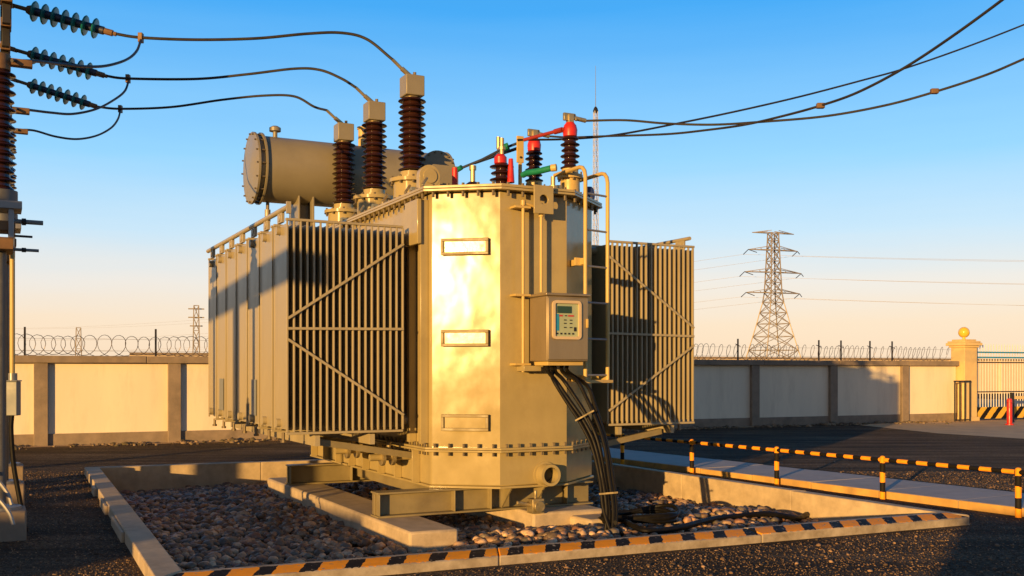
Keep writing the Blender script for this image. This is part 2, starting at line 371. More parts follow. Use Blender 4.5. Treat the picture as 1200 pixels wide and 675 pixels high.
pit = empty('pit_wall', (FL.x, FL.y, 0))
tag(pit, 'low concrete wall round the gravel pit, its front edge striped orange and black', 'pit wall')
def front_piece(mb, lo, dz, m):
    q0, q1, p1, p0 = lo; t = .24
    a0, a1 = p0.lerp(q0, t), p1.lerp(q1, t)
    prof = lambda q, a, p: [(q.x, q.y, -.55), (p.x, p.y, -.55), (p.x, p.y, dz), (a.x, a.y, dz), (q.x, q.y, dz-.034)]
    mb.add(prof(q0, a0, p0)+prof(q1, a1, p1), [(0, 1, 2, 3, 4), (9, 8, 7, 6, 5), (0, 4, 9, 5), (1, 6, 7, 2), (2, 7, 8, 3), (3, 8, 9, 4), (1, 0, 5, 6)], m)
def pit_side(i, m, notch=False, kz=KZ):
    a, b = Vector(quad[i]), Vector(quad[(i+1) % 4]); oa, ob = OUT[i], OUT[(i+1) % 4]
    ang = math.atan2((b-a).y, (b-a).x); Mi = Matrix.Rotation(-ang, 2)
    loc = lambda p: Mi @ (Vector(p)-a)
    pa, pb, qb, qa = loc(a), loc(b), loc(ob), loc(oa)
    mb = MB()
    # long side cut into cast lengths with hairline joints and slightly uneven tops
    n = max(2, int((b-a).length/2.4)); g = .004
    for k in range(n):
        t0 = k/n+(g/(b-a).length if k else 0); t1 = (k+1)/n-(g/(b-a).length if k < n-1 else 0)
        dz = random.uniform(-.006, .004)
        lo = [qa.lerp(qb, t0), qa.lerp(qb, t1), pa.lerp(pb, t1), pa.lerp(pb, t0)]
        mb.hexa([(p.x, p.y, -.55) for p in lo]+[(p.x, p.y, dz) for p in lo], m) if i else front_piece(mb, lo, dz, m)
    o = mb.build('kerb', pit, (a.x-FL.x, a.y-FL.y, kz), ang, bevel=.012)
    return o
pit_side(0, M['kerbstripe'])['label'] = 'front kerb painted in orange and black stripes'
pit_side(1, M['concrete'], kz=KZ-.002); pit_side(2, M['concrete'], kz=KZ+.002); pit_side(3, M['concrete'], kz=KZ+.004)
mb = MB()
e = (BL-FL).normalized(); nn = Vector((-e.y, e.x)); 
for t, ln, wd in ((6.6, .5, .05), (4.6, .9, .04), (2.4, 1.3, .035)):
    p = FL+e*(t)+nn*(.23+wd/2)
    mb.bar((p.x-FL.x, p.y-FL.y, .05), (p.x-FL.x+e.x*ln, p.y-FL.y+e.y*ln, .05), wd, .11, M['concrete'])
mb.build('kerb_lump', pit, bevel=.01)

# ---- stones
def ico(sub):
    import bmesh
    b = bmesh.new(); bmesh.ops.create_icosphere(b, subdivisions=sub, radius=1)
    v = np.array([x.co[:] for x in b.verts]); f = np.array([[q.index for q in p.verts] for p in b.faces]); b.free(); return v, f
def stones(name, pos, rad, sub, m, flat=(.55, .8), seed=1):
    g = np.random.default_rng(seed); v, f = ico(sub); n = len(pos); nv = len(v)
    s = np.stack([rad*g.uniform(.8, 1.35, n), rad*g.uniform(.7, 1.0, n), rad*g.uniform(*flat, n)], 1)
    lump = 1+g.uniform(-.16, .16, (n, nv, 1))
    P = v[None]*lump*s[:, None, :]
    a = g.uniform(0, 2*np.pi, n); t = g.normal(0, .28, n)
    ct, st = np.cos(t)[:, None], np.sin(t)[:, None]
    x, y, z = P[..., 0], P[..., 1], P[..., 2]
    y, z = y*ct-z*st, y*st+z*ct
    ca, sa = np.cos(a)[:, None], np.sin(a)[:, None]
    x, y = x*ca-y*sa, x*sa+y*ca
    P = np.stack([x, y, z], -1)+pos[:, None, :]
    Fc = (f[None]+(np.arange(n)*nv)[:, None, None]).reshape(-1, 3)
    me = bpy.data.meshes.new(name); me.vertices.add(n*nv); me.vertices.foreach_set('co', P.reshape(-1).astype(np.float32))
    nf = len(Fc); me.loops.add(nf*3); me.loops.foreach_set('vertex_index', Fc.reshape(-1).astype(np.int32))
    me.polygons.add(nf); me.polygons.foreach_set('loop_start', np.arange(0, nf*3, 3, dtype=np.int32))
    me.polygons.foreach_set('use_smooth', np.ones(nf, dtype=bool))
    me.update(calc_edges=True); me.validate(); me.materials.append(m)
    o = bpy.data.objects.new(name, me); COL.objects.link(o); return o
def in_quad(x, y, q):
    ok = np.ones(len(x), bool)
    for i in range(4):
        a, b = q[i], q[(i+1) % 4]
        ok &= ((b[0]-a[0])*(y-a[1])-(b[1]-a[1])*(x-a[0])) > 0
    return ok
GZ = -.285
n = 30000; x = rng.uniform(-7, 5, n); y = rng.uniform(8, 20.2, n); k = in_quad(x, y, quad); x, y = x[k], y[k]
def gz(x, y):
    mound = lambda cx, cy, sx, h: h*np.exp(-((x-cx)**2+(y-cy)**2)/sx**2)
    return GZ+.03*np.sin(x*1.7)*np.cos(y*1.3)+mound(2.7, 13.4, 1.1, .17)+mound(.4, 11.6, .8, .16)+mound(1.4, 12.0, .8, .10)
z = gz(x, y)+rng.uniform(-.05, .02, len(x))
rad = np.clip(rng.lognormal(-3.06, .26, len(x)), .024, .095)
o = stones('pit_gravel', np.stack([x, y, z], 1), rad, 2, M['pebble'], seed=3); tag(o, 'rounded river pebbles filling the concrete pit around the transformer', 'gravel', kind='stuff')
qo = [tuple(p) for p in edge_offset(quad, [.36, .2, .24, .26])]
n = 95000; x = rng.uniform(-9, 9, n); y = 6.5+rng.power(.8, n)*11
k = ~in_quad(x, y, qo) & (np.abs(x/y) < .56) & ((x*.866+y*.5 < 10.9) | (x*.866+y*.5 > 12.9)); x, y = x[k], y[k]
rad = rng.uniform(.004, .011, len(x)); big_ = rng.random(len(x)) < .02; rad[big_] *= 2.6
o = stones('loose_gravel', np.stack([x, y, rad*.2], 1), rad, 1, M['grit'], seed=5); tag(o, 'small dark loose stones strewn over the yard ground', 'gravel', kind='stuff')

# ------------------------------------------------------------------ path, rail, apron
D = Vector((-.5, .866)); N = Vector((.866, .5)); A0 = Vector((5.97, 12.0))-N*.06
mb = MB(); base = N*11.23+D*(A0.dot(D))
tt = -4.0
while tt < 16:
    ln = 1.22
    c = base+D*(tt+ln/2)+N*.7
    zr = random.uniform(-.003, .003)
    mb.box((c.x, c.y, .04+zr), (ln-.012, 1.4, .12), M['slab'], rz=math.atan2(D.y, D.x))
    ce = c-N*.711; mb.box((ce.x, ce.y, .035+zr), (ln-.012, .02, .125), M['pathedge'], rz=math.atan2(D.y, D.x)); tt += ln
tag(mb.build('path', bevel=.008), kind='structure')

rail = empty('safety_rail', (A0.x, A0.y, 0), math.atan2(D.y, D.x))
tag(rail, 'low orange and black striped safety rail along the concrete path', 'railing')
MB().cyl((-1.95, 0, .53), (9.8, 0, .53), .028, M['railstripe'], 12).build('rail', rail)
for i in range(-1, 6):
    MB().lathe([(.036, 0), (.036, .55), (.03, .575), (.012, .585)], M['poststripe'], seg=14).build('post', rail, (i*1.95, 0, 0))

# wall line
WA = Vector((7.57, 32.1)); wa = math.atan(.46); WD = Vector((math.cos(wa), math.sin(wa))); WN = Vector((math.sin(wa), -math.cos(wa)))   # WN faces us
def wall_s(px):
    k = (px-600)/F; Y = 28.62/(1-.46*k); return (Vector((k*Y, Y))-WA).dot(WD)
def wallpt(s, off=0): return WA+WD*s+WN*off
def apron(pts, z, name):
    return tag(MB().add([(p.x, p.y, z) for p in pts], [tuple(range(len(pts)))], M['apron']).build(name, smooth=False), kind='structure')
apron([G(1000, 497.5), G(1100, 508), G(1290, 520), Vector((30, 40, 0)), wallpt(9.5)], .004, 'road')
e0 = [wallpt(-26, .5), wallpt(0, .45), wallpt(0, .12), wallpt(-26, .12)]
apron(e0, .004, 'pavement')
apron([wallpt(8.9, -.4), wallpt(30, -.4), wallpt(60, -160), wallpt(-15, -160)], .006, 'outer_road')

# ------------------------------------------------------------------ perimeter wall
pw = empty('perimeter_wall', (WA.x, WA.y, 0), wa)
tag(pw, 'cream perimeter wall with concrete pilasters and coping across the background', 'wall')
s0, s1 = wall_s(-180), wall_s(1120); WH = 2.05
MB().bb(s0, s1, 0, .2, .27, WH-.14, M['wallpaint']).build('wall_panel', pw)
MB().bb(s0, s1, -.03, .22, -.2, .268, M['wallconc']).build('plinth', pw, bevel=.01)
mb = MB(); s = s0
while s < s1-.1:
    l = min(3.05, s1-s); mb.bb(s, s+l-.008, -.16, .36, WH-.138, WH+.03, M['wallconc']); s += l
mb.build('coping', pw, bevel=.015)
sl_, sr = [wall_s(q) for q in (48, 204)], [wall_s(q) for q in (883, 974.7, 1058.5)]
ps = sl_+sr+[sl_[0]-3.0]+list(np.linspace(sl_[1], sr[0], 6)[1:-1])
for s in ps:
    MB().bb(s-.15, s+.15, -.12, -.001, -.1, WH-.142, M['wallconc']).build('pilaster', pw, bevel=.012)
ba = 0
pts = []; s = s0
def coil(sa, sb, seed):
    g = random.Random(seed); out = []; n = int((sb-sa)/.25*14); ph = 0
    for i in range(n):
        s = sa+(sb-sa)*i/n; ph += 2*math.pi/14*(1+.22*math.sin(s*2.1)+.1*math.sin(s*5.3))
        r = .235*(1+.08*math.sin(s*3.3+1))
        out.append((s+r*.95*math.cos(ph)+.02*math.sin(s*5), .1+.13*math.cos(ph+.6), WH+.03+.245+r*math.sin(ph)))
    return out
rw = MB().tube(coil(s0, s1-.2, 2), .0075, M['wirecoil'], 4)
for zz in (.12, .4): rw.tube([(s0, .1, WH+.03+zz), (s1, .1, WH+.03+zz)], .004, M['wirecoil'], 4)
tag(rw.build('razor_wire', loc=(WA.x, WA.y, 0), rz=wa), 'coiled razor wire running along the top of the perimeter wall', 'razor wire')
wps = [29, 183, 867, 962, 988, 1022, 1048]
lab = ['leftmost rusty wire post on the wall, beside the grey junction box', 'rusty wire post on the wall left of the transformer, near the small lattice masts',
       'dark wire post on the wall just left of the big pylon', 'thin wire post on the wall right of the big pylon', 'second thin wire post on the wall right of the big pylon',
       'third thin wire post on the wall right of the big pylon', 'wire post on the wall nearest the gate pillar']
for q, lb in zip(wps, lab):
    p = wallpt(wall_s(q), -.1)
    mb = MB().bar((0, 0, 0), (0, 0, .66), .045, .03, M['darksteel'])
    mb.bar((0, -.12, .42), (0, .12, .5), .02, .02, M['darksteel'])
    tag(mb.build('wire_post', loc=(p.x, p.y, WH+.03), rz=wa), lb, 'post', 'posts holding the razor wire')

n = 2600; ss = rng.uniform(wall_s(-40), wall_s(1100), n); oo = .08+np.abs(rng.normal(0, .42, n))
clump = np.sin(ss*2.3)+np.sin(ss*5.1+1)+rng.normal(0, .8, n) > .2; ss, oo = ss[clump], oo[clump]
px3 = np.stack([WA.x+WD.x*ss+WN.x*oo, WA.y+WD.y*ss+WN.y*oo, np.full(len(ss), .01)], 1)
o = stones('wall_rubble', px3, np.clip(rng.lognormal(-3.3, .5, len(ss)), .015, .12), 1, M['rubble'], seed=9); tag(o, 'crumbs of dry earth and rubble along the foot of the perimeter wall', 'rubble', kind='stuff')
# gate pillar + gate
gp = wallpt(wall_s(1129), .02)
P = empty('gate_pillar', (gp.x, gp.y, 0), wa); tag(P, 'yellow gate pillar with moulded cap and round globe lamp', 'pillar')
MB().bb(-.3, .3, -.3, .3, -.05, 2.55, M['pillar']).build('shaft', P, bevel=.015)
MB().bb(-.36, .36, -.36, .36, 0, .14, M['pillar']).build('base', P, bevel=.01)
mb = MB()
for d_, z0, z1 in ((.35, 2.552, 2.62), (.42, 2.622, 2.72), (.38, 2.722, 2.78), (.28, 2.782, 2.84)): mb.bb(-d_, d_, -d_, d_, z0, z1, M['pillar'])
mb.build('cap', P, bevel=.012)
MB().lathe([(.08, 2.842), (.05, 2.88), (.05, 2.92)]+[(.19*math.cos(a), 3.09+.19*math.sin(a)) for a in np.linspace(-1.2, 1.5, 14)], M['globe'], seg=24).build('globe_lamp', P)
gs = wallpt(wall_s(1141), .05)
Gt = empty('sliding_gate', (gs.x, gs.y, 0), wa); tag(Gt, 'white barred gate with two blue rails and a striped yellow and black board', 'gate')
mb = MB()
for i in range(44): mb.cyl((.12+i*.135, 0, .1), (.12+i*.135, 0, 2.62), .016, M['whitebar'], 8).lathe([(.022, 0), (.0, .1)], M['whitebar'], (.12+i*.135, 0, 2.62), seg=6)
mb.build('bars', Gt)
for z_ in (2.40, 2.22): MB().bb(0, 6.2, -.03, .03, z_-.025, z_+.025, M['bluebar']).build('blue_rail', Gt)
MB().bb(0, 6.2, -.025, .025, 2.02, 2.06, M['darksteel']).bb(0, 6.2, -.025, .025, .98, 1.02, M['darksteel']).build('dark_rail', Gt)
MB().bb(0, 6.2, -.05, -.02, .05, .46, M['boardstripe']).build('striped_board', Gt)
rb = G(1183, 498)
Bo = empty('red_bollard', rb); tag(Bo, 'short red bollard in front of the gate', 'bollard')
MB().lathe([(.13, 0), (.13, .04), (.085, .05), (.085, .78), (.07, .84), (.03, .86)], M['red'], seg=18).build('body', Bo)
MB().lathe([(.095, 0), (.095, .03)], M['redrod'], (0, 0, .70), seg=18).build('band', Bo)
bp_ = G(1186, 494.5)
Ba = empty('barrier_arm', bp_, wa); tag(Ba, 'low pale barrier with dark post behind the red bollard', 'barrier')
MB().bb(-.05, .05, -.05, .05, 0, 1.0, M['darksteel']).build('post', Ba)
MB().bb(.05, 3.0, -.04, .04, .78, .88, M['pillar']).build('arm', Ba)
for q in (.7, 1.2, 1.7): MB().bb(q-.02, q+.02, -.02, .02, 0, .779, M['darksteel']).build('leg', Ba)
rk = wallpt(wall_s(1114), .5)
Rk = empty('steel_rack', (rk.x, rk.y, 0), wa); tag(Rk, 'black steel hoop rack standing against the wall beside the gate pillar', 'rack')
mb = MB()
for q in (-.36, -.12, .12, .36): mb.cyl((q, 0, 0), (q, 0, 1.36), .026, M['darksteel'], 8)
mb.build('uprights', Rk)
MB().bar((-.39, 0, 1.385), (.39, 0, 1.385), .05, .05, M['darksteel']).build('top_bar', Rk)
MB().bar((-.36, 0, .06), (.36, 0, .06), .036, .036, M['darksteel']).build('bottom_bar', Rk)

fw = wallpt(14, -32)
fwo = empty('far_wall', (fw.x, fw.y, 0), wa); tag(fwo, 'long pale wall far beyond the barred gate', 'wall')
MB().bb(-30, 60, -.15, .15, 0, 2.6, M['pillar2']).build('wall_panel', fwo)
MB().bb(-30, 60, -.22, .22, 2.602, 2.75, M['wallconc']).build('coping', fwo)
for k in range(14): MB().bb(-20+k*5.5, -19.6+k*5.5, -.3, -.151, 0, 2.6, M['pillar2']).build('pilaster', fwo)
# ------------------------------------------------------------------ far masts and pylon
def lattice(mb, prof, m, r=.06, base=(0, 0)):      # prof: list of (half width, z)
    C = [(-1, -1), (1, -1), (1, 1), (-1, 1)]
    for (h0, z0), (h1, z1) in zip(prof[:-1], prof[1:]):
        for i in range(4):
            a, b = C[i], C[(i+1) % 4]
            mb.bar((a[0]*h0, a[1]*h0, z0), (a[0]*h1, a[1]*h1, z1), r*1.6, r*1.6, m)
            mb.bar((a[0]*h0, a[1]*h0, z0), (b[0]*h1, b[1]*h1, z1), r, r, m)
            mb.bar((b[0]*h0, b[1]*h0, z0), (a[0]*h1, a[1]*h1, z1), r, r, m)
            mb.bar((a[0]*h1, a[1]*h1, z1), (b[0]*h1, b[1]*h1, z1), r, r, m)
PD = 240.
pz = lambda y: H+(Y0-y)*PD/F
py_ = empty('transmission_pylon', (.255*PD, PD, 0), R(18)); tag(py_, 'tall lattice transmission pylon with four pairs of cross arms behind the wall', 'pylon')
prof = [(6.0, 0), (4.9, 3.4), (4.1, 6.8), (3.4, 10), (2.75, 13), (2.25, 15.6), (1.75, 18), (1.45, pz(343)), (1.35, pz(331)), (1.25, pz(319)), (1.15, pz(306)), (1.05, pz(293)), (.95, pz(282)), (.9, pz(273))]
mb = MB(); lattice(mb, prof, M['pylon'], .13); mb.build('tower', py_)
tips = []
for y_, half in ((273, 5.6), (293, 6.6), (319, 7.6), (343, 7.2)):
    z_ = pz(y_)
    for sgn in (-1, 1):
        mb = MB(); w_ = 1.2
        tip = Vector((sgn*half, 0, z_-.1))
        for q in (-.9, .9):
            mb.bar((sgn*w_*.8, q, z_), tip, .16, .16, M['pylon']); mb.bar((sgn*w_*.8, q, z_+(.9 if y_ > 280 else .5)), tip, .13, .13, M['pylon'])
        for t in (.35, .65):
            c0 = Vector((sgn*w_, 0, z_)).lerp(tip, t); mb.bar(c0+Vector((0, -.5*(1-t), 0)), c0+Vector((0, .5*(1-t), .55*(1-t))), .1, .1, M['pylon'])
        mb.build('cross_arm', py_)
        if y_ > 280:
            i0 = tip+Vector((0, 0, 0))
            for dy in (-1, 1):
                MB().cyl(tip, tip+Vector((-.9*sgn if dy < 0 else 0, dy*2.2, -.9)), .09, M['darksteel'], 8).build('insulator', py_)
            tips.append(tip+Vector((0, 2.2, -.9)))
# pylon conductors
prot = Matrix.Rotation(R(18), 3, 'Z')
for i, t in enumerate(tips):
    a = prot @ t + Vector((.255*PD, PD, 0))
    side = 1 if i % 2 else 0
    ln = []
    for k in range(25):
        q = k/24; p = a.lerp(a+Vector((-420, 330, 0)), q); p.z -= 9*4*q*(1-q)
        ln.append(p)
    rr_ = []
    for k in range(25):
        q = k/24; p = a.lerp(a+Vector((420, -90, 4)), q); p.z -= 7*4*q*(1-q); rr_.append(p)
    o = MB().tube(list(reversed(ln))+rr_[1:], .028, M['pylon'], 4).build('pylon_line')
    tag(o, 'thin distant conductor sagging away from the arms of the big pylon', 'power line', 'distant lines on the pylon')

def mast(px, Yd, ytop, hw, label, arms=(), whip=None, step=1.6, r=.05, m=M['pylon']):
    x_ = (px-600)/F*Yd; top = H+(Y0-ytop)*Yd/F
    o = empty('lattice_mast', (x_, Yd, 0), R(20)); tag(o, label, 'mast', 'far lattice masts')
    n = int(top/step); mb = MB(); lattice(mb, [(hw*(1.6-.6*i/n), top*i/n) for i in range(n+1)], m, r); mb.build('tower', o)
    for y_, h_ in arms:
        zz = H+(Y0-y_)*Yd/F; MB().bar((-h_, 0, zz), (h_, 0, zz), .22, .22, M['pylon']).build('cross_arm', o)
    if whip:
        zt = H+(Y0-whip)*Yd/F; MB().cyl((0, 0, top), (0, 0, zt), .045, M['galv'], 6, .02).build('lightning_rod', o)
        MB().lathe([(.22, -.2), (.32, .0), (.2, .35), (.08, .5)], M['darksteel'], (0, 0, top), seg=12).build('beacon', o)
mast(698, 120, 130, .20, 'tall thin lattice mast with beacon and rod rising behind the ladder', whip=77, step=1.2, r=.028, m=M['palesteel'])
mast(92, 220, 384, .45, 'small far lattice mast over the left wall between the two wire posts', step=2.2, r=.09)
mast(230, 200, 358, .45, 'taller far lattice mast with cross arms, just left of the radiators', arms=((362, 1.5), (372, 1.5), (382, 1.2)), step=2.2, r=.09)

# ------------------------------------------------------------------ TRANSFORMER (local frame)
TA = R(27); T0 = Vector((-.147, 12.6, 0)); TRi = Matrix.Rotation(-TA, 3, 'Z')
def LW(px, py, Y): return TRi @ (W(px, py, Y)-T0)
def TW(p): return Matrix.Rotation(TA, 3, 'Z') @ Vector(p) + T0
T = empty('power_transformer', T0, TA)
tag(T, 'large beige oil filled power transformer with radiator banks and brown bushings', 'transformer')
def part(mb, name, parent=T, **kw): return mb.build(name, parent, **kw)
outl = [(0, 0), (.945, 0), (1.72, .65), (1.72, 5.75), (.945, 6.4), (0, 6.4), (-.694, 5.86), (-.694, .542)]
mt = M['tank']
part(MB().prism(outl, .29, 3.93, mt), 'tank', bevel=.018)
part(MB().prism(offset(outl, .025), .262, .289, mt), 'bottom_plate', bevel=.004)
def bolts(parent, poly, z0, z1, r, pitch, inset):
    me = None
    q = offset(poly, inset); n = len(q)
    for i in range(n):
        a, b = Vector(q[i]), Vector(q[(i+1) % n]); k = max(1, round((b-a).length/pitch))
        for j in range(k):
            p = a.lerp(b, (j+.5)/k)
            if me is None:
                o_ = MB().cyl((0, 0, z0), (0, 0, z1), r, M['bolt'], 6).build('bolt', parent); me = o_.data
            else:
                o_ = bpy.data.objects.new('bolt', me); COL.objects.link(o_); o_.parent = parent
            o_.location = (p.x, p.y, 0)
o = part(MB().prism(offset(outl, .10), .712, .737, mt).prism(offset(outl, .095), .741, .768, mt), 'belt_flange', bevel=.004)
bolts(o, outl, .665, .815, .017, .17, .06)
lid = part(MB().prism(offset(outl, .13), 3.932, 3.962, mt).prism(offset(outl, .125), 3.968, 4.002, mt), 'lid', bevel=.005)
bolts(lid, outl, 3.865, 4.03, .02, .2, .085)
# weld seams / stiffeners at the left flank
part(MB().bb(-.80, -.696, .62, .70, .80, 3.86, mt), 'stiffener', bevel=.006)
part(MB().bb(-.80, -.696, 1.02, 1.10, .80, 3.86, mt), 'stiffener', bevel=.006)
part(MB().bb(-.86, -.801, .58, 1.02, 3.30, 3.86, mt), 'lifting_pocket', bevel=.01)
for v_ in (.9, 1.55, 2.2, 2.85, 3.5, 4.15, 4.8, 5.5):
    part(MB().bb(-.80, -.696, v_, v_+.03, .292, .708, mt), 'rib', bevel=.003)
# cover frames on the bevel
bd = Vector((-.788, .616, 0)); bn = Vector((-.616, -.788, 0))
BM = Matrix((bd, -bn, Vector((0, 0, 1)))).transposed()
for zc in (3.25, 2.12, 1.075):
    c = bd*.435+Vector((0, 0, zc)); W_, H_ = .60, .205
    mb = MB()
    for dx, dz, sx, sz in ((0, H_/2-.018, W_, .036), (0, -H_/2+.018, W_, .036), (-W_/2+.018, 0, .036, H_-.072), (W_/2-.018, 0, .036, H_-.072)):
        mb.box(c+bd*dx+Vector((0, 0, dz))+bn*.034, (sx, .068, sz), M['frame'], mx=BM)
    fr = part(mb, 'cover_frame', bevel=.004)
    MB().box(c+bn*.02, (W_-.074, .04, H_-.074), M['plate'] if zc > 1.5 else mt, mx=BM).build('cover_plate', fr)
# front pipe stub
pc = Vector((.42, 0, .42)); 
p0 = LW(640, 556, 12.85); pc = Vector((p0.x, 0, p0.z))
prf = [(.135, .0), (.135, .17), (.10, .17), (.10, .02)]
part(MB().lathe(prf, mt, pc, (0, -1, 0), 32).lathe([(.16, .0), (.16, .02)], mt, pc, (0, -1, 0), 32).lathe([(.098, .021), (.098, .024)], M['blackmark'], pc, (0, -1, 0), 32), 'pipe_stub')
# lifting lug
def plate_hole(mb, c, w_, h_, t_, r, m, n=24):
    # square plate with a hole, in the x-z plane
    vs = []; fs = []
    def ring(y):
        o_ = len(vs)
        for i in range(n):
            a = 2*math.pi*i/n; ca, sa = math.cos(a), math.sin(a); k = 1/max(abs(ca), abs(sa))
            vs.append((c[0]+ca*k*w_/2, y, c[2]+sa*k*h_/2))
        for i in range(n):
            a = 2*math.pi*i/n; vs.append((c[0]+math.cos(a)*r, y, c[2]+math.sin(a)*r))
        return o_
    a0 = ring(c[1]-t_/2); b0 = ring(c[1]+t_/2)
    for i in range(n):
        j = (i+1) % n
        fs += [(a0+i, a0+j, a0+n+j, a0+n+i), (b0+j, b0+i, b0+n+i, b0+n+j), (a0+j, a0+i, b0+i, b0+j), (a0+n+i, a0+n+j, b0+n+j, b0+n+i)]
    mb.add(vs, fs, m)
lc = LW(640, 233, 12.6)
mb = MB(); plate_hole(mb, (lc.x, -.19, lc.z), .27, .35, .03, .06, mt); mb.bb(lc.x-.05, lc.x+.05, -.174, -.001, lc.z-.1, lc.z-.04, mt)
part(mb, 'lifting_lug', bevel=.004)
# conduits on the front
for px_, yt, yb in ((612, 238, 436), (639, 250, 342)):
    a = LW(px_, yt, 12.62); b = LW(px_, yb, 12.62)
    part(MB().cyl((a.x, -.13, a.z), (a.x, -.13, b.z), .02, M['yellow'], 12).lathe([(.032, -.03), (.032, .03)], M['yellow'], (a.x, -.13, a.z), seg=12), 'conduit')
for y_ in (243, 346, 427):
    a = LW(612, y_, 12.62)
    part(MB().bb(a.x-.12, a.x+.10, -.15, -.001, a.z-.014, a.z+.014, M['yellow']), 'pipe_bracket', bevel=.003)
part(MB().cyl((.27, -.13, 3.78), (.62, -.13, 3.70), .018, M['yellow'], 10), 'conduit')

# control cabinet
cb = empty('control_cabinet', (0, 0, 0)); cb.parent = T
x0, x1, v0, v1, z0, z1 = .37, .95, -.52, -.08, 1.83, 2.62
MB().bb(x0, x1, v0, v1, z0, z1, M['stainless']).build('housing', cb, bevel=.012)
MB().bb(x0-.025, x1+.025, v0-.03, v1+.02, z1+.001, z1+.035, M['stainless']).build('roof', cb, bevel=.01)
MB().bb(x0+.012, x1-.012, v0-.018, v0-.001, z0+.02, z1-.02, M['stainless']).build('door', cb, bevel=.006)
def rrect(w_, h_, r, n=6):
    out = []
    for cx, cz, a0 in ((w_/2-r, h_/2-r, 0), (-w_/2+r, h_/2-r, 90), (-w_/2+r, -h_/2+r, 180), (w_/2-r, -h_/2+r, 270)):
        for i in range(n+1):
            a = R(a0+90*i/n); out.append((cx+r*math.cos(a), cz+r*math.sin(a)))
    return out
wc = (x0+x1)/2-.03; wz = z0+.50
def rframe(mb, cx, y0, y1, cz, w_, h_, t_, r, m):
    o_ = rrect(w_, h_, r); i_ = rrect(w_-2*t_, h_-2*t_, max(.005, r-t_)); n = len(o_)
    vs = [(cx+a, y0, cz+b) for a, b in o_]+[(cx+a, y0, cz+b) for a, b in i_]+[(cx+a, y1, cz+b) for a, b in o_]+[(cx+a, y1, cz+b) for a, b in i_]
    fs = []
    for i in range(n):
        j = (i+1) % n
        fs += [(j, i, n+i, n+j), (i, j, 2*n+j, 2*n+i), (n+j, n+i, 3*n+i, 3*n+j), (2*n+i, 2*n+j, 3*n+j, 3*n+i)]
    mb.add(vs, fs, m)
mb = MB(); rframe(mb, wc, v0-.045, v0-.019, wz, .40, .47, .035, .05, M['whitetrim']); mb.build('window_rim', cb)
pn = MB().add([(wc+a, v0-.021, wz+b) for a, b in rrect(.33, .40, .02)], [tuple(reversed(range(28)))], M['panel'])
q = v0-.024
def chip(dx, dz, w_, h_, m): pn.bb(wc+dx-w_/2, wc+dx+w_/2, q-.003, q, wz+dz-h_/2, wz+dz+h_/2, m)
chip(-.03, .125, .2, .085, M['lcd'])
for dx in (-.08, .06): chip(dx, .052, .05 if dx < 0 else .08, .018, M['redmark'])
chip(-.01, .052, .03, .012, M['blackmark'])
for dz in (0, -.04, -.09):
    for dx in (-.02, .06): chip(dx, dz, .035, .012, M['blackmark'])
for i in range(5): chip(-.13+i*.055, -.165, .026, .02, M['blackmark'])
chip(.12, -.11, .035, .05, M['blackmark']); chip(-.13, -.03, .045, .2, M['bluebar'])
pn.build('meter_panel', cb)
MB().bb(x1-.045, x1-.02, v0-.045, v0-.019, wz-.09, wz+.02, M['yellow']).build('handle', cb, bevel=.005)
MB().bb(x0+.04, x1-.04, v0+.05, v1-.05, z0-.05, z0-.001, M['yellow']).build('gland_plate', cb, bevel=.005)
MB().bb(x0-.14, x0+.1, -.20, -.001, z0-.12, z0-.052, mt).build('support_bracket', cb, bevel=.006)
MB().bb(.55, .8, v1+.001, -.001, 2.0, 2.5, mt).build('back_mount', cb)

# ladder
ld = empty('ladder'); ld.parent = T
na = LW(686, 330, 12.92); fa = LW(712, 330, 13.2)
back = Vector((-.02, 1, 0)).normalized()
for q, hgt, endz in ((na, 4.31, 4.20), (fa, 4.28, 4.18)):
    base_ = Vector((q.x, q.y, 1.6))
    pts = [base_, Vector((q.x, q.y, 2.6)), Vector((q.x, q.y, 3.6)), Vector((q.x, q.y, hgt-.14))]
    c = Vector((q.x, q.y, hgt-.14))
    for a in (30, 60, 90):
        pts.append(c+back*(.14*(1-math.cos(R(a))))+Vector((0, 0, .14*math.sin(R(a)))))
    pts += [pts[-1]+back*.3, pts[-1]+back*.62]
    MB().tube(pts, .026, M['yellow'], 12).build('rail', ld)
for k in range(6):
    z_ = 1.66+k*.46
    MB().cyl((na.x, na.y, z_), (fa.x, fa.y, z_), .014, M['galv'], 8).build('rung', ld)
for z_ in (3.1, 1.62):
    MB().bar((na.x, na.y, z_), (na.x-.02, na.y+.38, z_), .05, .08, M['yellow']).bar((na.x-.1, na.y+.1, z_), (na.x+.03, na.y+.1, z_), .03, .1, M['yellow']).build('bracket', ld, bevel=.004)
MB().bar((na.x-.03, na.y-.02, 1.58), (fa.x+.05, fa.y-.02, 1.58), .06, .04, M['yellow']).build('foot_bar', ld, bevel=.004)
MB().bar((fa.x, fa.y, 1.62), (fa.x+.02, fa.y+.4, 1.62), .05, .07, M['yellow']).build('bracket', ld, bevel=.004)

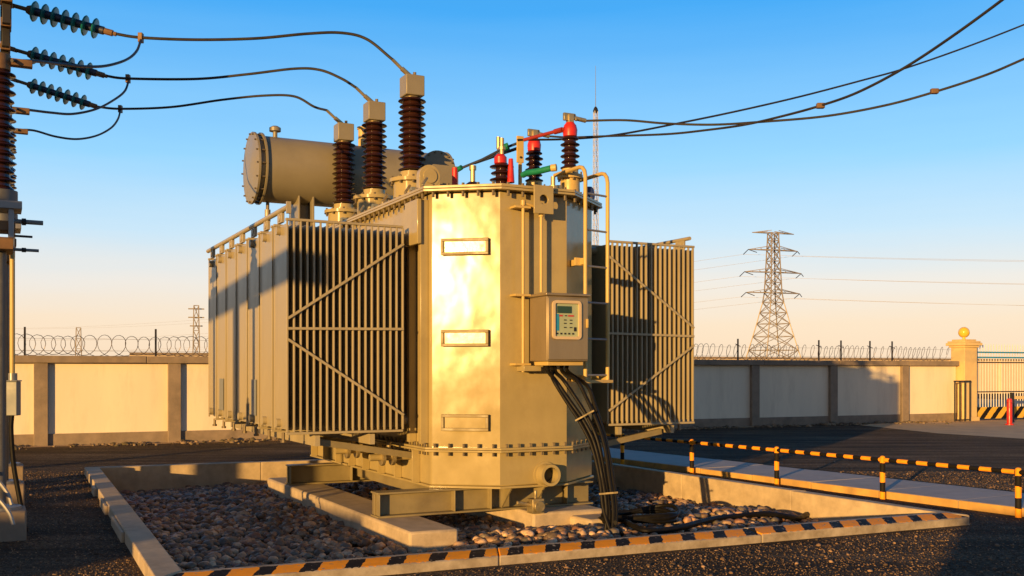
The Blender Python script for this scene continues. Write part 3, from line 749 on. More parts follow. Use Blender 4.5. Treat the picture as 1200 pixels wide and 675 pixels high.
# radiators
FP = .0815; NF = 19; DEPTH = .635
def fins(side):
    mb = MB()
    for j in range(NF):
        u = j*FP*side
        t_ = .014
        mb.bb(u-t_/2, u+t_/2, .03, DEPTH-.03, .03, 2.50, M['fin'])
        for e_ in (0, DEPTH-.032):       # rounded welded edges
            mb.bb(u-.0115, u+.0115, e_, e_+.03, .0, 2.53, M['fin'])
    return mb
def radiator(side, u_out, i):
    r = empty('radiator', (u_out, .8+i*.714, .98)); r.parent = T
    if side > 0:
        pass
    return r
meshes = {}
for side, uo in ((1, -2.43), (-1, 3.54)):
    src = None
    for i in range(7):
        if src is None:
            r = empty('radiator', (uo, .8, .98)); r.parent = T
            fins(side).build('fin_pack', r, bevel=.004)
            s_ = side; e_ = s_*(NF-1)*FP
            for z_ in (.10, 2.44):
                MB().cyl((-.06*s_, DEPTH/2, z_), (e_+.28*s_, DEPTH/2, z_), .052, M['fin'], 14).build('header_pipe', r)
            for ya_, za_ in ((.02, 2.545), (.02, -.016), (DEPTH-.03, 2.545)): MB().bar((s_*-.02, ya_, za_), (e_, ya_, za_), .05, .03, M['fin']).build('edge_bar', r, bevel=.004)
            MB().bb(-.02, .02, DEPTH/2-.10, DEPTH/2+.10, 2.535, 2.66, M['fin']).cyl((-.03, DEPTH/2, 2.60), (.03, DEPTH/2, 2.60), .05, M['fin'], 12).build('lifting_eye', r, bevel=.004)
            MB().cyl((.03*s_, DEPTH*.5, -.02), (.03*s_, DEPTH*.5, -.11), .02, M['bolt'], 8).cyl((.03*s_, DEPTH*.5, -.11), (.03*s_, DEPTH*.5, -.14), .035, M['bolt'], 8).build('drain_plug', r)
            src = r
        else:
            c = copy_tree(src, T); c.location = (uo, .8+i*.714, .98)
    # braces on the front of the first radiator
    f_ = lambda px, py, Y: LW(px, py, Y)
    e_ = side*(NF-1)*FP
    rr0 = src; vb = -.02
    lo, hi = (1.18, 1.38)
    for a, b in (((0, vb, 1.36), (e_, vb, 2.33)), ((0, vb, 1.24), (e_, vb, 1.26)), ((0, vb, 1.11), (e_, vb, .18))):
        MB().bar(a, b, .012, .03, M['fin']).build('brace', rr0)
    for z_ in (.9, 1.7):
        for k in range(7):
            pass
# long rail over the left bank ears, and collector pipes to the tank
part(MB().cyl((-2.44, .72, 3.66), (-2.44, 5.75, 3.66), .032, M['fin'], 12), 'tie_pipe')
part(MB().cyl((3.55, .9, 3.66), (3.55, 5.75, 3.66), .028, M['fin'], 12), 'tie_pipe')
part(MB().bar((-2.44, .72, 3.58), (-2.44, .72, 3.72), .05, .05, M['fin']), 'tie_bracket')
for uu in (-.83, 1.84):
    for z_ in (1.08, 3.42):
        part(MB().cyl((uu, 1.15, z_), (uu, 5.5, z_), .075, mt, 16), 'collector_pipe')
        for k in (1.3, 3.0, 4.7):
            part(MB().cyl((uu-.12, k, z_), (uu+.12, k, z_), .05, mt, 12).cyl((uu-.02, k, z_), (uu+.02, k, z_), .095, mt, 16), 'valve')
# long bottom carrier below each bank + little fittings
for uu in (-2.05, -1.35): part(MB().bb(uu-.03, uu+.03, .85, 5.75, .80, .93, M['fin']), 'carrier_beam')
for uu in (2.3, 3.2): part(MB().bb(uu-.03, uu+.03, .85, 5.75, .82, .93, M['fin']), 'carrier_beam')
for vv in (1.0, 3.2, 5.4):
    part(MB().bar((-.70, vv, .62), (-2.0, vv, .84), .06, .08, M['steelpaint']), 'radiator_bracket')
    part(MB().bar((1.73, vv, .62), (3.1, vv, .84), .06, .08, M['steelpaint']), 'radiator_bracket')
for uu, vv in ((-1.0, 1.25), (-1.05, 2.55)):
    part(MB().cyl((uu-.25, vv, .60), (uu+.35, vv, .60), .045, mt, 12).cyl((uu-.1, vv, .60), (uu-.06, vv, .60), .11, M['brass'], 12).cyl((uu+.04, vv, .60), (uu+.08, vv, .60), .11, M['brass'], 12).cyl((uu, vv, .60), (uu, vv-.04, .80), .03, M['brass'], 10), 'drain_valve')
for i_, vc in ((5, .3), (2, .33)):
    part(MB().bb(-2.452, -2.446, .8+i_*.714+.12, .8+i_*.714+.40, 1.12, 1.60, M['greybox']), 'grey_plate')
# base beams
def ibeam(mb, ua, ub, v, z0, z1, m, w_=.26):
    mb.bb(ua, ub, v-w_/2, v+w_/2, z1-.022, z1, m); mb.bb(ua, ub, v-w_/2, v+w_/2, z0, z0+.022, m)
    mb.bb(ua+.002, ub-.002, v-.012, v+.012, z0+.023, z1-.023, m)
    for q in (ua+.02, ua+1.0, (ua+ub)/2, ub-.4):
        mb.bb(q, q+.014, v-w_/2+.004, v-.013, z0+.0225, z1-.0225, m); mb.bb(q, q+.014, v+.013, v+w_/2-.004, z0+.0225, z1-.0225, m)
for v in (.42, 4.45):
    mb = MB(); ibeam(mb, -1.48, 1.52, v, -.045, .258, M['steelpaint']); part(mb, 'base_beam', bevel=.004)
for uu in (-.35, 1.2):
    part(MB().bb(uu-.06, uu+.06, .56, 4.3, .05, .257, M['steelpaint']), 'base_rail', bevel=.004)
for uu in (.15, .62):
    part(MB().add([(uu, .28, -.02), (uu+.02, .28, -.02), (uu+.02, .0, .255), (uu, .0, .255), (uu, .28, .255), (uu+.02, .28, .255)], [(0, 1, 2, 3), (0, 3, 4), (1, 5, 2), (3, 2, 5, 4), (0, 4, 5, 1)], M['steelpaint']), 'gusset')
v_ = LW(625, 593, 12.7)
part(MB().cyl((v_.x-.22, -.08, v_.z+.05), (v_.x+.05, -.08, v_.z), .025, M['brass'], 10).bb(v_.x-.04, v_.x+.12, -.16, .0, v_.z-.09, v_.z+.09, M['brass']).lathe([(.07, -.02), (.07, .02)], M['brass'], (v_.x+.04, -.18, v_.z), (0, 1, 0), 14).cyl((v_.x+.04, -.08, v_.z+.09), (v_.x+.04, -.08, v_.z+.19), .02, M['brass'], 8), 'drain_valve', bevel=.004)

# conservator
CV, CZ, CR = 6.3, 5.18, .56
cons = empty('conservator'); cons.parent = T
u0, u1 = -1.5, 1.81
MB().lathe([(CR, 0), (CR, u1-u0)], M['cons'], (u0, CV, CZ), (1, 0, 0), 64).build('barrel', cons)
for u_, sg in ((u0, -1), (u1, 1)):
    mb = MB().lathe([(CR+.05, 0), (CR+.05, .03)], M['cons'], (u_-(.03 if sg > 0 else 0), CV, CZ), (1, 0, 0), 64)
    mb.lathe([(CR+.05, .0), (CR+.05, .035), (CR-.05, .05), (CR*.5, .075), (0.01, .085)], M['cons'], (u_+sg*.09, CV, CZ), (sg, 0, 0), 64)
    mb.lathe([(CR-.02, 0), (CR-.02, .09)], M['cons'], (u_, CV, CZ), (sg, 0, 0), 48)
    for k in range(16):
        a = 2*math.pi*k/16; c = Vector((u_, CV+(CR+.02)*math.cos(a), CZ+(CR+.02)*math.sin(a)))
        mb.cyl(c+Vector((-sg*.05, 0, 0)), c+Vector((sg*.16, 0, 0)), .014, M['bolt'], 6)
    mb.build('end_cover', cons)
a = LW(318, 156, 17.9)
MB().lathe([(.04, -.02), (.04, .1), (.10, .11), (.10, .17), (.05, .2)], M['cons'], (a.x, CV, CZ+CR), seg=14).build('breather_cap', cons)
MB().cyl((u0+.16, CV, CZ-CR-.0), (u0+.16, CV, CZ-CR-.13), .03, M['bolt'], 8).cyl((u0+.16, CV, CZ-CR-.13), (u0+.16, CV, CZ-CR-.33), .05, M['cons'], 10).cyl((u0+.16, CV, CZ-CR-.33), (u0+.16, CV, CZ-CR-.5), .02, M['bolt'], 8).build('drain_pipe', cons)
for u_ in (-.75, 1.3):
    mb = MB().bb(u_-.12, u_+.12, CV-.02, CV+.02, 3.9, CZ-CR+.1, M['cons']).bb(u_-.14, u_-.11, CV-.32, CV+.3, 3.9, CZ-CR+.22, M['cons']).bb(u_+.11, u_+.14, CV-.32, CV+.3, 3.9, CZ-CR+.22, M['cons'])
    mb.build('saddle', cons, bevel=.005)
MB().bb(-1.0, 1.6, CV-.06, CV+.04, 4.06, 4.18, M['cons']).build('cradle_beam', cons, bevel=.006)
MB().lathe([(.08, 0), (.08, .32), (.10, .33), (.10, .37)], M['yellow'], (.35, CV-.05, CZ+CR-.03), seg=16).build('level_gauge', cons)
MB().tube(spline([(.9, CV-.2, CZ-CR+.06), (.9, CV-.5, CZ-CR-.15), (.9, CV-1.1, 4.35), (.9, CV-1.3, 4.0)], 8), .045, M['cons'], 12).build('oil_pipe', cons)

# HV bushings
def sheds(mb, z0, z1, n, rc, rs, o, m, seg=28):
    prof = [(rc, z0)]; p = (z1-z0)/n
    for i in range(n):
        z = z0+i*p; k = rs if i % 2 == 0 else rs*.9
        prof += [(rc, z+.30*p), (k*.92, z+.34*p), (k, z+.44*p), (k*.97, z+.56*p), (rc*1.06, z+.86*p)]
    prof.append((rc, z1)); mb.lathe(prof, m, o, seg=seg)
HV = [(-.2, 2.44), (-.2, 4.06), (-.2, 5.62)]
hvtop = []
for (u_, v_) in HV:
    b = empty('high_voltage_bushing', (u_, v_, 4.002)); b.parent = T
    MB().lathe([(.30, 0), (.30, .03), (.27, .03), (.27, .40), (.33, .40), (.33, .45), (.22, .46), (.22, .49), (.17, .5), (.17, .56)], mt, seg=32).build('turret', b)
    mb = MB(); sheds(mb, .55, 1.62, 13, .125, .20, (0, 0, 0), M['porcelain']); mb.build('porcelain', b)
    MB().bb(-.14, .14, -.14, .14, 1.64, 1.93, M['galv'] if False else M['cons']).lathe([(.11, 1.60), (.11, 1.64)], M['brass'], seg=20).build('terminal_box', b, bevel=.012)
    MB().cyl((-.02, 0, 1.93), (-.16, 0, 2.03), .035, M['brass'], 10).cyl((-.10, .0, 1.98), (-.30, .0, 2.14), .024, M['brass'], 10).cyl((.04, 0, 1.93), (.04, 0, 2.0), .025, M['bolt'], 8).build('clamp', b)
    for k in range(10):
        a = 2*math.pi*k/10; MB().cyl((0, 0, .37), (0, 0, .48), .018, M['bolt'], 6).build('bolt', b, loc=(.30*math.cos(a), .30*math.sin(a), 0))
    MB().cyl((-.10, -.34, 0), (-.10, -.34, .22), .03, mt, 10).cyl((.12, -.3, .05), (.12, -.3, .3), .02, M['brass'], 8).bb(-.16, -.02, -.40, -.30, .20, .28, M['greybox']).build('oil_valve', b)
    hvtop.append(TW((u_-.30, v_, 4.002+2.14)))

# LV bushings
lvtop = []
LVP = [(668, 13.55), (626, 14.45), (588, 13.75)]
for i, (px_, Yd) in enumerate(LVP):
    p = LW(px_, 300, Yd)
    b = empty('low_voltage_bushing', (p.x, p.y, 4.002 if i < 2 else 3.86)); b.parent = T
    MB().lathe([(.17, 0), (.17, .03), (.13, .03), (.13, .25), (.17, .25), (.17, .30), (.11, .32), (.11, .38)] if i < 2 else [(.17, .145), (.17, .18), (.12, .19), (.12, .24)], M['yellow'], seg=24).build('flange', b)
    mb = MB(); sheds(mb, .36, .82, 6, .075, .13, (0, 0, 0), M['porcelain'], 24) if i < 2 else sheds(mb, .20, .64, 5, .08, .165, (0, 0, 0), M['porcelain'], 24); mb.build('porcelain', b)
    if i < 2:
        MB().lathe([(.06, .80), (.092, .815), (.098, .90), (.082, .96), (.05, 1.0)], M['red'], seg=20).build('phase_cap', b)
    else:
        MB().lathe([(.05, .62), (.085, .64), (.085, .72), (.05, .76)], M['red'], (-.02, 0, 0), seg=16).build('phase_cap', b)
        MB().cyl((.05, -.17, .36), (.06, -.15, .68), .05, M['red'], 14, .03).build('red_boot', b)
    if i < 2: MB().bb(-.04, .04, -.04, .04, .99, 1.10, M['brass']).bb(-.10, .05, -.02, .02, 1.02, 1.12, M['brass']).cyl((.03, 0, 1.07), (.24, 0, 1.05), .03, M['brass'], 10).cyl((.08, -.03, 1.03), (.08, .03, 1.12), .02, M['brass'], 8).build('terminal', b, bevel=.004)
    for k in range(6 if i < 2 else 0):
        a = 2*math.pi*k/6+.3; MB().cyl((0, 0, .22), (0, 0, .34), .014, M['bolt'], 6).build('bolt', b, loc=(.15*math.cos(a), .15*math.sin(a), 0))
    if i == 2: MB().cyl((0, 0, .74), (0, 0, .98), .03, M['brass'], 10).cyl((0, 0, .82), (0, 0, .86), .05, M['brass'], 10).build('terminal', b)
    lvtop.append(TW((p.x+.24, p.y, 4.002+(1.05 if i < 2 else .84))))
# coloured bus bars
def tpart(name, pts, r, m, seg=10): return part(MB().tube([LW(*p) for p in pts], r, m, seg), name)
tpart('phase_bar', [(662, 151, 13.5), (640, 157, 13.7), (614, 164, 13.9)], .024, M['redrod'])
tpart('phase_bar', [(659, 152, 13.5), (650, 154.5, 13.6)], .036, M['redrod'])
a = LW(609.5, 176, 13.9)
part(MB().bb(a.x-.05, a.x+.05, a.y-.015, a.y+.015, a.z-.17, a.z+.19, M['yellow']).bb(a.x-.02, a.x+.02, a.y-.02, a.y+.02, 4.0, a.z-.171, M['yellow']).cyl((a.x, a.y-.03, a.z-.10), (a.x, a.y+.03, a.z-.10), .016, M['blackmark'], 8), 'bus_support', bevel=.003)
tpart('phase_bar', [(606, 168, 13.9), (590, 174, 14.1), (565, 187, 14.3), (538, 198, 14.4)], .018, M['navy'])
tpart('phase_bar', [(606, 174, 14.1), (585, 181, 14.3), (556, 191, 14.5)], .022, M['navy'])
tpart('green_boot', [(596, 171, 14.0), (587, 174.5, 14.0)], .05, M['green'])
tpart('green_boot', [(541, 196, 14.35), (536, 199, 14.4)], .035, M['green'])
a = LW(533, 207, 14.2)
part(MB().cyl((a.x, a.y, 4.0), (a.x, a.y, a.z+.12), .04, M['red'], 12), 'red_boot')
a = LW(554, 205, 14.2); 
part(MB().lathe([(.07, 0), (.07, .16), (.13, .20), (.145, .23), (.13, .25), (.08, .27), (.10, .30), (.06, .33)], M['porcelain'], (a.x, a.y, 4.002), seg=20).cyl((a.x, a.y, 4.33), (a.x, a.y, 4.50), .035, M['brass'], 10).cyl((a.x, a.y, 4.50), (a.x, a.y, 4.56), .05, M['brass'], 10), 'neutral_bushing')
a = LW(584, 180, 14.9)
part(MB().cyl((a.x, a.y, 4.0), (a.x, a.y, 4.95), .022, M['brass'], 8).cyl((a.x, a.y, 4.8), (a.x, a.y, 4.86), .045, M['brass'], 10).cyl((a.x, a.y, 4.95), (a.x, a.y, 5.12), .03, M['brass'], 10), 'vent_pipe')
tpart('green_bar', [(613, 205, 13.4), (618, 202.5, 13.3), (632, 200.5, 13.2), (646, 197, 13.1)], .040, M['green'], 14)
tpart('green_bar_fitting', [(646, 197, 13.1), (652, 196.3, 13.08)], .047, M['yellow'], 14)
a = LW(648, 206, 13.2)
part(MB().cyl((a.x, a.y, 4.0), (a.x, a.y, 4.22), .03, M['brass'], 10).cyl((a.x, a.y, 4.06), (a.x, a.y, 4.1), .06, M['brass'], 10).cyl((a.x+.14, a.y+.1, 4.0), (a.x+.14, a.y+.1, 4.13), .05, M['brass'], 10), 'pressure_valve')
# manhole with round top at the lid's left front
a = LW(502, 207, 13.75)
mh = MB().lathe([(.15, -.06), (.15, .06)], mt, (a.x, a.y, a.z), (0, -1, 0), 28).bb(a.x-.15, a.x+.15, a.y-.058, a.y+.058, 4.002, a.z, mt).lathe([(.10, .06), (.10, .075)], mt, (a.x, a.y, a.z), (0, -1, 0), 24)
part(mh, 'inspection_cover', bevel=.004)
a = LW(513, 198, 15.2)
mh = MB().lathe([(.27, -.03), (.27, .03)], M['cons'], (a.x, a.y, a.z), (0, -1, 0), 36).bb(a.x-.2, a.x+.2, a.y-.3, a.y-.03, 4.0, a.z, M['cons'])
for k in range(14):
    q = 2*math.pi*k/14; mh.cyl((a.x+.24*math.cos(q), a.y-.05, a.z+.24*math.sin(q)), (a.x+.24*math.cos(q), a.y+.05, a.z+.24*math.sin(q)), .014, M['bolt'], 6)
part(mh, 'relief_turret')
a = LW(605, 95, 14)
a = LW(690, 218, 13.9)
part(MB().lathe([(.07, 0), (.085, .08), (.07, .18), (.04, .21)], M['navyblue'], (a.x, a.y, 4.002), seg=16), 'blue_canister')
for vv in (.9, 1.5, 2.4, 3.4):
    part(MB().cyl((-.66, vv, 4.002), (-.66, vv, 4.10), .025, M['brass'], 8).cyl((-.66, vv, 4.1), (-.58, vv+.05, 4.2), .018, M['brass'], 8), 'lid_fitting')

# ------------------------------------------------------------------ plinths
pl = MB().bb(-1.52, -.93, -.84, 5.6, -.55, -.047, M['concrete'])
tag(pl.build('concrete_plinth', loc=T0, rz=TA, bevel=.03), 'long concrete plinth under the left side of the transformer', 'plinth', 'plinths under the transformer')
pr = MB().bb(.40, 1.42, -.12, 5.6, -.55, -.047, M['concrete'])
tag(pr.build('concrete_plinth', loc=T0, rz=TA, bevel=.03), 'wide concrete plinth under the right side of the transformer beside the cables', 'plinth', 'plinths under the transformer')
st = MB().bb(.92, 1.5, -.62, -.125, -.55, -.11, M['concrete'])
tag(st.build('concrete_block', loc=T0, rz=TA+R(3), bevel=.035), 'small rough concrete block in the pebbles in front of the right plinth', 'block')

# ------------------------------------------------------------------ control cables
gx = [.50, .60, .70, .78, .56]
dest = W(714, 640, 11.9)
mids = [[(652, 447), (668, 470), (684, 493), (697, 520), (706, 560), (711, 600)],
        [(660, 445), (673, 464), (688, 488), (701, 518), (709, 560), (714, 600)],
        [(676, 446), (687, 466), (698, 490), (708, 520), (714, 560), (719, 600)],
        [(688, 452), (696, 472), (704, 497), (712, 526), (718, 562), (722, 600)],
        [(648, 444), (663, 469), (680, 495), (694, 524), (703, 562), (708, 600)]]
clab = ['black cable leaving the control cabinet second from the left', 'black cable leaving the control cabinet in the middle', 'black cable leaving the right half of the control cabinet',
        'rightmost black cable hanging from the control cabinet', 'leftmost black cable hanging from the control cabinet']
for i, (g_, md) in enumerate(zip(gx, mids)):
    a = TW((g_, -.30, 1.80)); b = TW((g_+.01, -.31, 1.70))
    pts = [a, b]+[W(x_, y_, 12.25-.06*k+.02*(i % 2)) for k, (x_, y_) in enumerate(md)]
    pts.append(Vector((dest.x-.06+.035*i, dest.y-.02*i, -.33)))
    tag(MB().tube(spline(pts, 8), .024, M['cable'], 10).build('control_cable'), clab[i], 'cable', 'cables from the control cabinet')
a = LW(681, 487, 12.1)
mb = MB()
c = W(688, 488, 12.12); 
mb = MB().bar(W(674, 493, 12.03), W(696, 481, 12.03), .010, .018, M['brass'])
mb2 = MB().bar(W(702, 579, 11.86), W(724, 577, 11.86), .010, .020, M['brass'])
tag(mb.build('cable_clamp'), 'upper pale clamp strapping the black cables together', 'clamp', 'clamps on the cable bundle')
tag(mb2.build('cable_clamp'), 'lower pale clamp on the cable bundle just above the pebbles', 'clamp', 'clamps on the cable bundle')
# coil on the gravel and the run to the right
pts = []
for k in range(64):
    t = k/63; a = 2*math.pi*3.2*t+2.4
    pts.append(Vector((1.62+(.46+.10*math.sin(3*t*7))*math.cos(a)+.1*t, 12.75+(.38)*math.sin(a), 0)))
for k, p in enumerate(pts): p.z = float(gz(p.x, p.y))+.09+.07*k/63+.03*math.sin(k*.5)
pts = [Vector((1.2, 11.9, -.05))]+pts
tag(MB().tube(spline(pts, 4), .027, M['cable'], 8).build('cable_coil'), 'loose coil of black cable lying on the pebbles beside the plinth', 'cable')
run = spline([G(720, 606, -.2), G(745, 627, -.2), G(790, 625, -.18), G(840, 613.5, -.16), G(885, 609, -.15), G(930, 612, -.2), G(945, 614, -.28)], 8)
for k, p in enumerate(run): p.z = float(gz(p.x, p.y))+.065+.015*math.sin(k*.4)
tag(MB().tube(run, .036, M['cable'], 10).build('long_cable'), 'thick black cable running over the pebbles to the right pit wall', 'cable')

# ------------------------------------------------------------------ left gantry, strings, posts
GB = Vector((-7.02, 14.0)); GD = Vector((-.45, .893)).normalized(); ga = math.atan2(GD.y, GD.x)
gan = empty('gantry', (GB.x, GB.y, 0), ga); tag(gan, 'steel gantry beam at the left edge carrying the blue insulator strings', 'gantry')
MB().bb(-1.5, 6.0, .02, .24, 6.66, 6.95, M['galv']).bb(-1.5, 6, -.02, .28, 6.60, 6.655, M['galv']).build('beam', gan, bevel=.006)
for q in (-.9, .15, 1.3, 2.4, 3.5, 4.7): MB().bb(q-.14, q+.14, -.16, -.025, 6.45, 6.72, M['rusty']).bb(q-.05, q+.05, -.14, -.04, 6.2, 6.448, M['darksteel']).build('hanger_bracket', gan, bevel=.006)
for q in (.7, 4.05): MB().bb(q-.11, q+.11, .03, .25, 0, 6.6, M['darkgalv']).build('column', gan, bevel=.006)
# strings: left end, right end
SG = [((28, 10), (132, 39), 14.0, 14.15, 'blue insulator string at the top left, nearest of the three'),
      ((30, 62), (122, 88.5), 16.2, 16.35, 'middle blue insulator string at the upper left'),
      ((30, 98), (113, 125), 18.2, 18.35, 'lowest looking and farthest blue insulator string at the upper left')]
send = []
for (a, b, ya, yb, lb) in SG:
    A_, B_ = W(*a, ya), W(*b, yb); dv = (B_-A_).normalized(); ln = (B_-A_).length
    s_ = empty('insulator_string', A_); tag(s_, lb, 'insulator', 'insulator strings on the gantry')
    MB().cyl(-dv*.45, dv*.10, .03, M['rusty'], 8).lathe([(.05, .04), (.07, .09), (.05, .14)], M['rusty'], (0, 0, 0), dv, 10).bar(-dv*.42, -dv*.15, .12, .05, M['rusty']).build('yoke', s_)
    MB().cyl(dv*.1, dv*(ln-.12), .056, M['navy'], 14).build('core', s_)
    for k in range(7):
        MB().lathe([(.06, -.03), (.13, -.012), (.14, .0), (.13, .014), (.06, .02)], M['blueglass'], dv*(.14+k*(ln-.38)/6), dv, 28).build('disc', s_)
    MB().cyl(dv*(ln-.14), dv*ln, .045, M['rusty'], 10).cyl(dv*(ln-.02), dv*(ln+.05), .03, M['rusty'], 10).build('end_clamp', s_)
    send.append(B_)
lines = [[(165, 44), (230, 46.5), (300, 45), (360, 39.5), (400, 38.5), (430, 46), (452, 62)],
         [(150, 92), (230, 92.5), (290, 87), (345, 80.5), (375, 82), (400, 92), (418, 108)],
         [(141, 127.5), (200, 125.5), (260, 117), (310, 112), (345, 113), (368, 125), (385, 141)]]
jx = [[(165, 47), (160, 60), (148, 70), (125, 77), (100, 78), (70, 75), (45, 72), (14, 71)],
      [(151, 94), (146, 107), (132, 118), (112, 128), (85, 133.5), (60, 132), (35, 129), (18, 127.5)],
      [(141, 130), (138, 140), (130, 150), (113, 159), (90, 163), (65, 160), (40, 153), (20, 152)]]
YT = [10.4, 12.9, 15.4]
names = ['upper', 'middle', 'lower']
for i in range(3):
    yb = [14.15, 16.35, 18.35][i]; ye = hvtop[i].y
    n = len(lines[i])
    pts = [send[i]]+[W(x_, y_, yb+(ye-yb)*(x_-130)/(470-130)) for x_, y_ in lines[i][:-1]]+[hvtop[i]]
    ln = empty('overhead_conductor', pts[0]); tag(ln, 'dark conductor from the %s blue insulator string to a tall brown bushing' % names[i], 'conductor', 'conductors on the left')
    MB().tube([p-pts[0] for p in spline(pts, 10)], .021, M['wire'], 8).build('strand', ln)
    c = W(*lines[i][0], yb+.05)-pts[0]
    MB().bb(c.x-.03, c.x+.03, c.y-.04, c.y+.04, c.z-.07, c.z+.06, M['rusty']).build('tap_clamp', ln, bevel=.005)
    jp = [W(x_, y_, yb+(YT[i]-yb)*k/(len(jx[i])-1)) for k, (x_, y_) in enumerate(jx[i])]
    tag(MB().tube(spline(jp, 8), .017, M['wire'], 8).build('jumper_cable'), 'drooping jumper cable under the %s blue insulator string' % names[i], 'cable', 'jumper cables on the left')

fl = ['nearest insulator post on concrete footing at the left edge', 'second insulator post, just behind the nearest one at the left edge', 'farthest insulator post of the row at the left edge']
for i, (px_, Yd) in enumerate(((0, 10.45), (4, 12.95), (7, 15.4))):
    x_ = (px_-600)/F*Yd
    b = empty('insulator_post', (x_, Yd, 0), ga); tag(b, fl[i], 'insulator post', 'insulator posts at the left edge')
    zt = W(0, [71, 127.5, 152][i], Yd).z; zb = zt-1.45
    MB().bb(-.24, .24, -.24, .24, -.1, .30, M['wallconc']).build('footing', b, bevel=.02)
    MB().cyl((0, 0, .30), (0, 0, zb-.5), .06, M['darkgalv'], 18).lathe([(.2, .30), (.2, .33)], M['galv'], seg=18).build('pole', b)
    MB().bb(-.28, .28, -.12, .12, zb-.5, zb-.38, M['rusty']).bb(-.2, .2, -.2, .2, zb-.08, zb, M['galv']).bar((-.18, -.1, zb-.38), (-.15, -.1, zb-.08), .05, .05, M['galv']).bar((.18, -.1, zb-.38), (.15, -.1, zb-.08), .05, .05, M['galv']).bb(-.16, .16, -.14, .14, zb-.3, zb-.2, M['rusty']).build('bracket', b, bevel=.005)
    mb = MB(); sheds(mb, zb, zt-.1, 15, .09, .15, (0, 0, 0), M['porcelain'], 24); mb.build('porcelain', b)
    MB().lathe([(.10, zt-.1), (.10, zt+.06)], M['rusty'], seg=18).bb(-.05, .05, -.30, .05, zt-.04, zt+.03, M['rusty']).build('terminal', b, bevel=.005)
    MB().lathe([(.165, zb-.07), (.165, zb+.12)], M['darkgalv'], seg=20).build('grey_collar', b)
    for zz, ln_, rr_2 in (((zb-.18, .40, .024), (zb-.47, .36, .016)) if i == 0 else ()):
        MB().cyl((0, -.1, zz), (.02, -ln_, zz), rr_2, M['greybox'], 10).cyl((.01, -.2, zz), (.011, -.24, zz), rr_2*1.5, M['darksteel'], 10).build('stub_bar', b)
    if i == 0: MB().cyl((0, -.1, zb-.33), (.02, -.30, zb-.33), .012, M['darksteel'], 10).build('stub_bar', b)
jb = empty('junction_box', W(15, 467, 10.9)); tag(jb, 'grey junction box on a slim conduit with a black cable hanging below', 'junction box')
MB().bb(-.065, .065, -.05, .05, -.18, .18, M['greybox']).bb(-.075, .075, -.06, .055, .181, .195, M['greybox']).build('box', jb, bevel=.008)
MB().cyl((-.005, .0, .195), (-.005, 0, 1.55), .026, M['yellow'], 12).build('conduit', jb)
MB().cyl((0, 0, .195), (0, 0, .27), .045, M['galv'], 12).build('coupling', jb)
MB().bar((-.25, .02, 0), (-.066, .02, 0), .03, .03, M['darksteel']).build('wall_arm', jb)
q0 = W(15, 467, 10.9)
MB().tube(spline([Vector((-.01, 0, -.18)), W(13, 505, 10.9)-q0, W(16, 545, 10.9)-q0, W(23, 585, 10.9)-q0, Vector((.14, 0, -q0.z-.02))], 8), .026, M['cable'], 10).build('hanging_cable', jb)
for i, q in enumerate(((6, 577, 10.2), (8, 600, 10.0))):
    a = W(*q)
    p = spline([a+Vector((-.3, .1, .2)), a+Vector((-.1, 0, .14)), a+Vector((.03, -.02, 0)), a+Vector((.08, -.03, -.12))], 6)
    tag(MB().tube(p, .02, M['galv'], 8).build('earth_strap'), ['pale earth strap curving over the far edge of the footing', 'pale earth strap curving over the near footing at the left edge'][i], 'strap', 'earth straps on the footing')

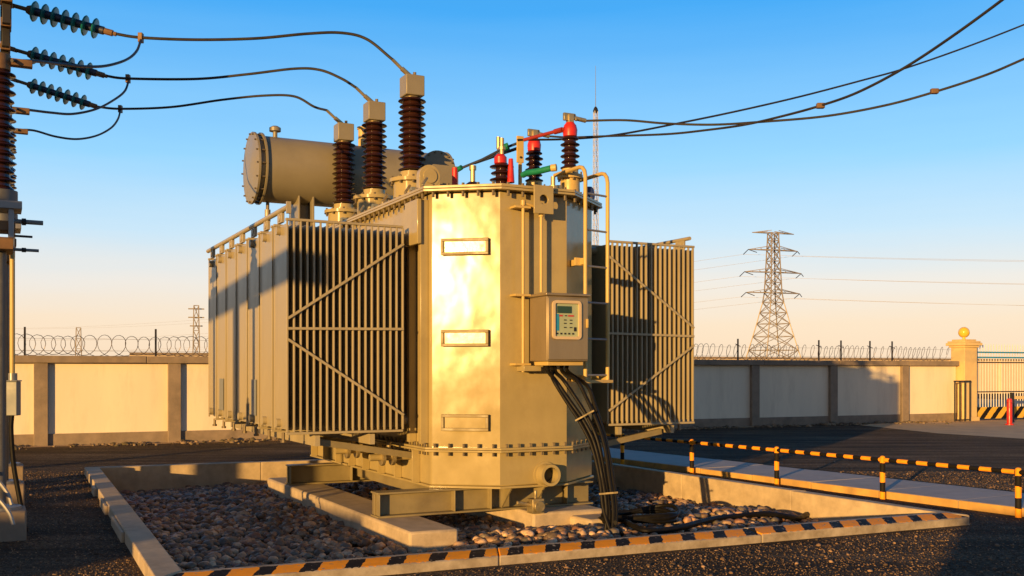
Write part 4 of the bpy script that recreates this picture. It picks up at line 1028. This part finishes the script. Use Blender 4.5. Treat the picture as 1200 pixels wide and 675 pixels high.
# ------------------------------------------------------------------ lines leaving to the right
cr_ = lambda l: [(x_/2.143+640, y_/2.143) for x_, y_ in l]
LA = cr_([(200, 302), (300, 310), (420, 313), (540, 306), (700, 292), (850, 265), (975, 231), (1100, 190), (1200, 148), (1400, 60)])
LB = cr_([(60, 345), (150, 342), (300, 337), (400, 327), (500, 313), (600, 290), (690, 265), (780, 233), (890, 176), (1000, 105), (1145, 0), (1350, -160)])
LC = cr_([(60, 349), (180, 338), (330, 310), (480, 279), (640, 242), (800, 200), (900, 172), (1050, 120), (1200, 62), (1400, -20)])
for L_, s_, ye, lb, cl in ((LA, lvtop[0], 11.5, 'conductor from the front red capped bushing, lowest at the right edge', (1095, 107)),
                       (LB, lvtop[1], 9.0, 'conductor from the middle red capped bushing, climbing steepest to the top edge', (961.5, 124)),
                       (LC, lvtop[2], 19.0, 'thin conductor from the rear bushing rising straightest to the right', None)):
    n = len(L_); x1_ = L_[-1][0]
    Yf = lambda x_: s_.y+(ye-s_.y)*(x_-(s_.x/s_.y*F+600))/(x1_-(s_.x/s_.y*F+600))
    pts = [s_]+[W(x_, y_, Yf(x_)) for x_, y_ in L_]
    o = empty('outgoing_conductor', s_); tag(o, lb, 'conductor', 'conductors leaving to the right')
    MB().tube([p-s_ for p in spline(pts, 8)], .015, M['wire'], 8).build('strand', o)
    if cl:
        c = W(cl[0], cl[1], Yf(cl[0]))-s_; MB().box(c, (.09, .06, .06), M['rusty']).build('splice_clamp', o, bevel=.008)

# ------------------------------------------------------------------ yard structures and one added blocker behind the camera that shade the scene
pa = Vector((math.cos(R(SUN_AZ)), -math.sin(R(SUN_AZ)))); qa = Vector((math.sin(R(SUN_AZ)), math.cos(R(SUN_AZ))))
def PQ(p, q): return pa*p+qa*q
rz_ = math.atan2(pa.y, pa.x)
c = PQ(-16.5, -16); 
rw_ = empty('rear_wall', (c.x, c.y, 0), rz_); tag(rw_, 'cream wall with concrete coping behind the viewpoint', 'wall')
MB().bb(-9, 9, -.1, .1, 0, 2.30, M['wallpaint']).build('wall_panel', rw_)
MB().bb(-9, 9, -.18, .18, 2.302, 2.44, M['wallconc']).build('coping', rw_)
c = PQ(-10.4, -2.0)
bs = empty('busbar_frame', (c.x, c.y, 0), rz_); tag(bs, 'concrete portal frame behind the viewpoint on the left', 'frame')
MB().bb(-2.65, -2.15, -.2, .2, 0, 4.5, M['wallconc']).build('column', bs)
MB().bb(-.2, .15, -.2, .2, 0, 3.9, M['wallconc']).build('column', bs)
MB().bb(-2.9, 2.6, -.16, .16, 3.90, 4.27, M['wallconc']).build('cross_beam', bs)

c = PQ(-.55, -7.0)  # added unseen block, sized to throw a standing person's shadow
kc = empty('relay_cabinet', (c.x, c.y, 0), rz_); tag(kc, 'grey relay cabinet behind the viewpoint', 'cabinet')
MB().bb(-.36, .36, -.25, .25, .1, 1.90, M['greybox']).build('housing', kc, bevel=.01)
MB().bb(-.42, .42, -.3, .3, 0, .099, M['concrete']).build('base', kc)
MB().bb(-.40, .40, -.3, .3, 1.901, 1.95, M['greybox']).build('roof', kc)
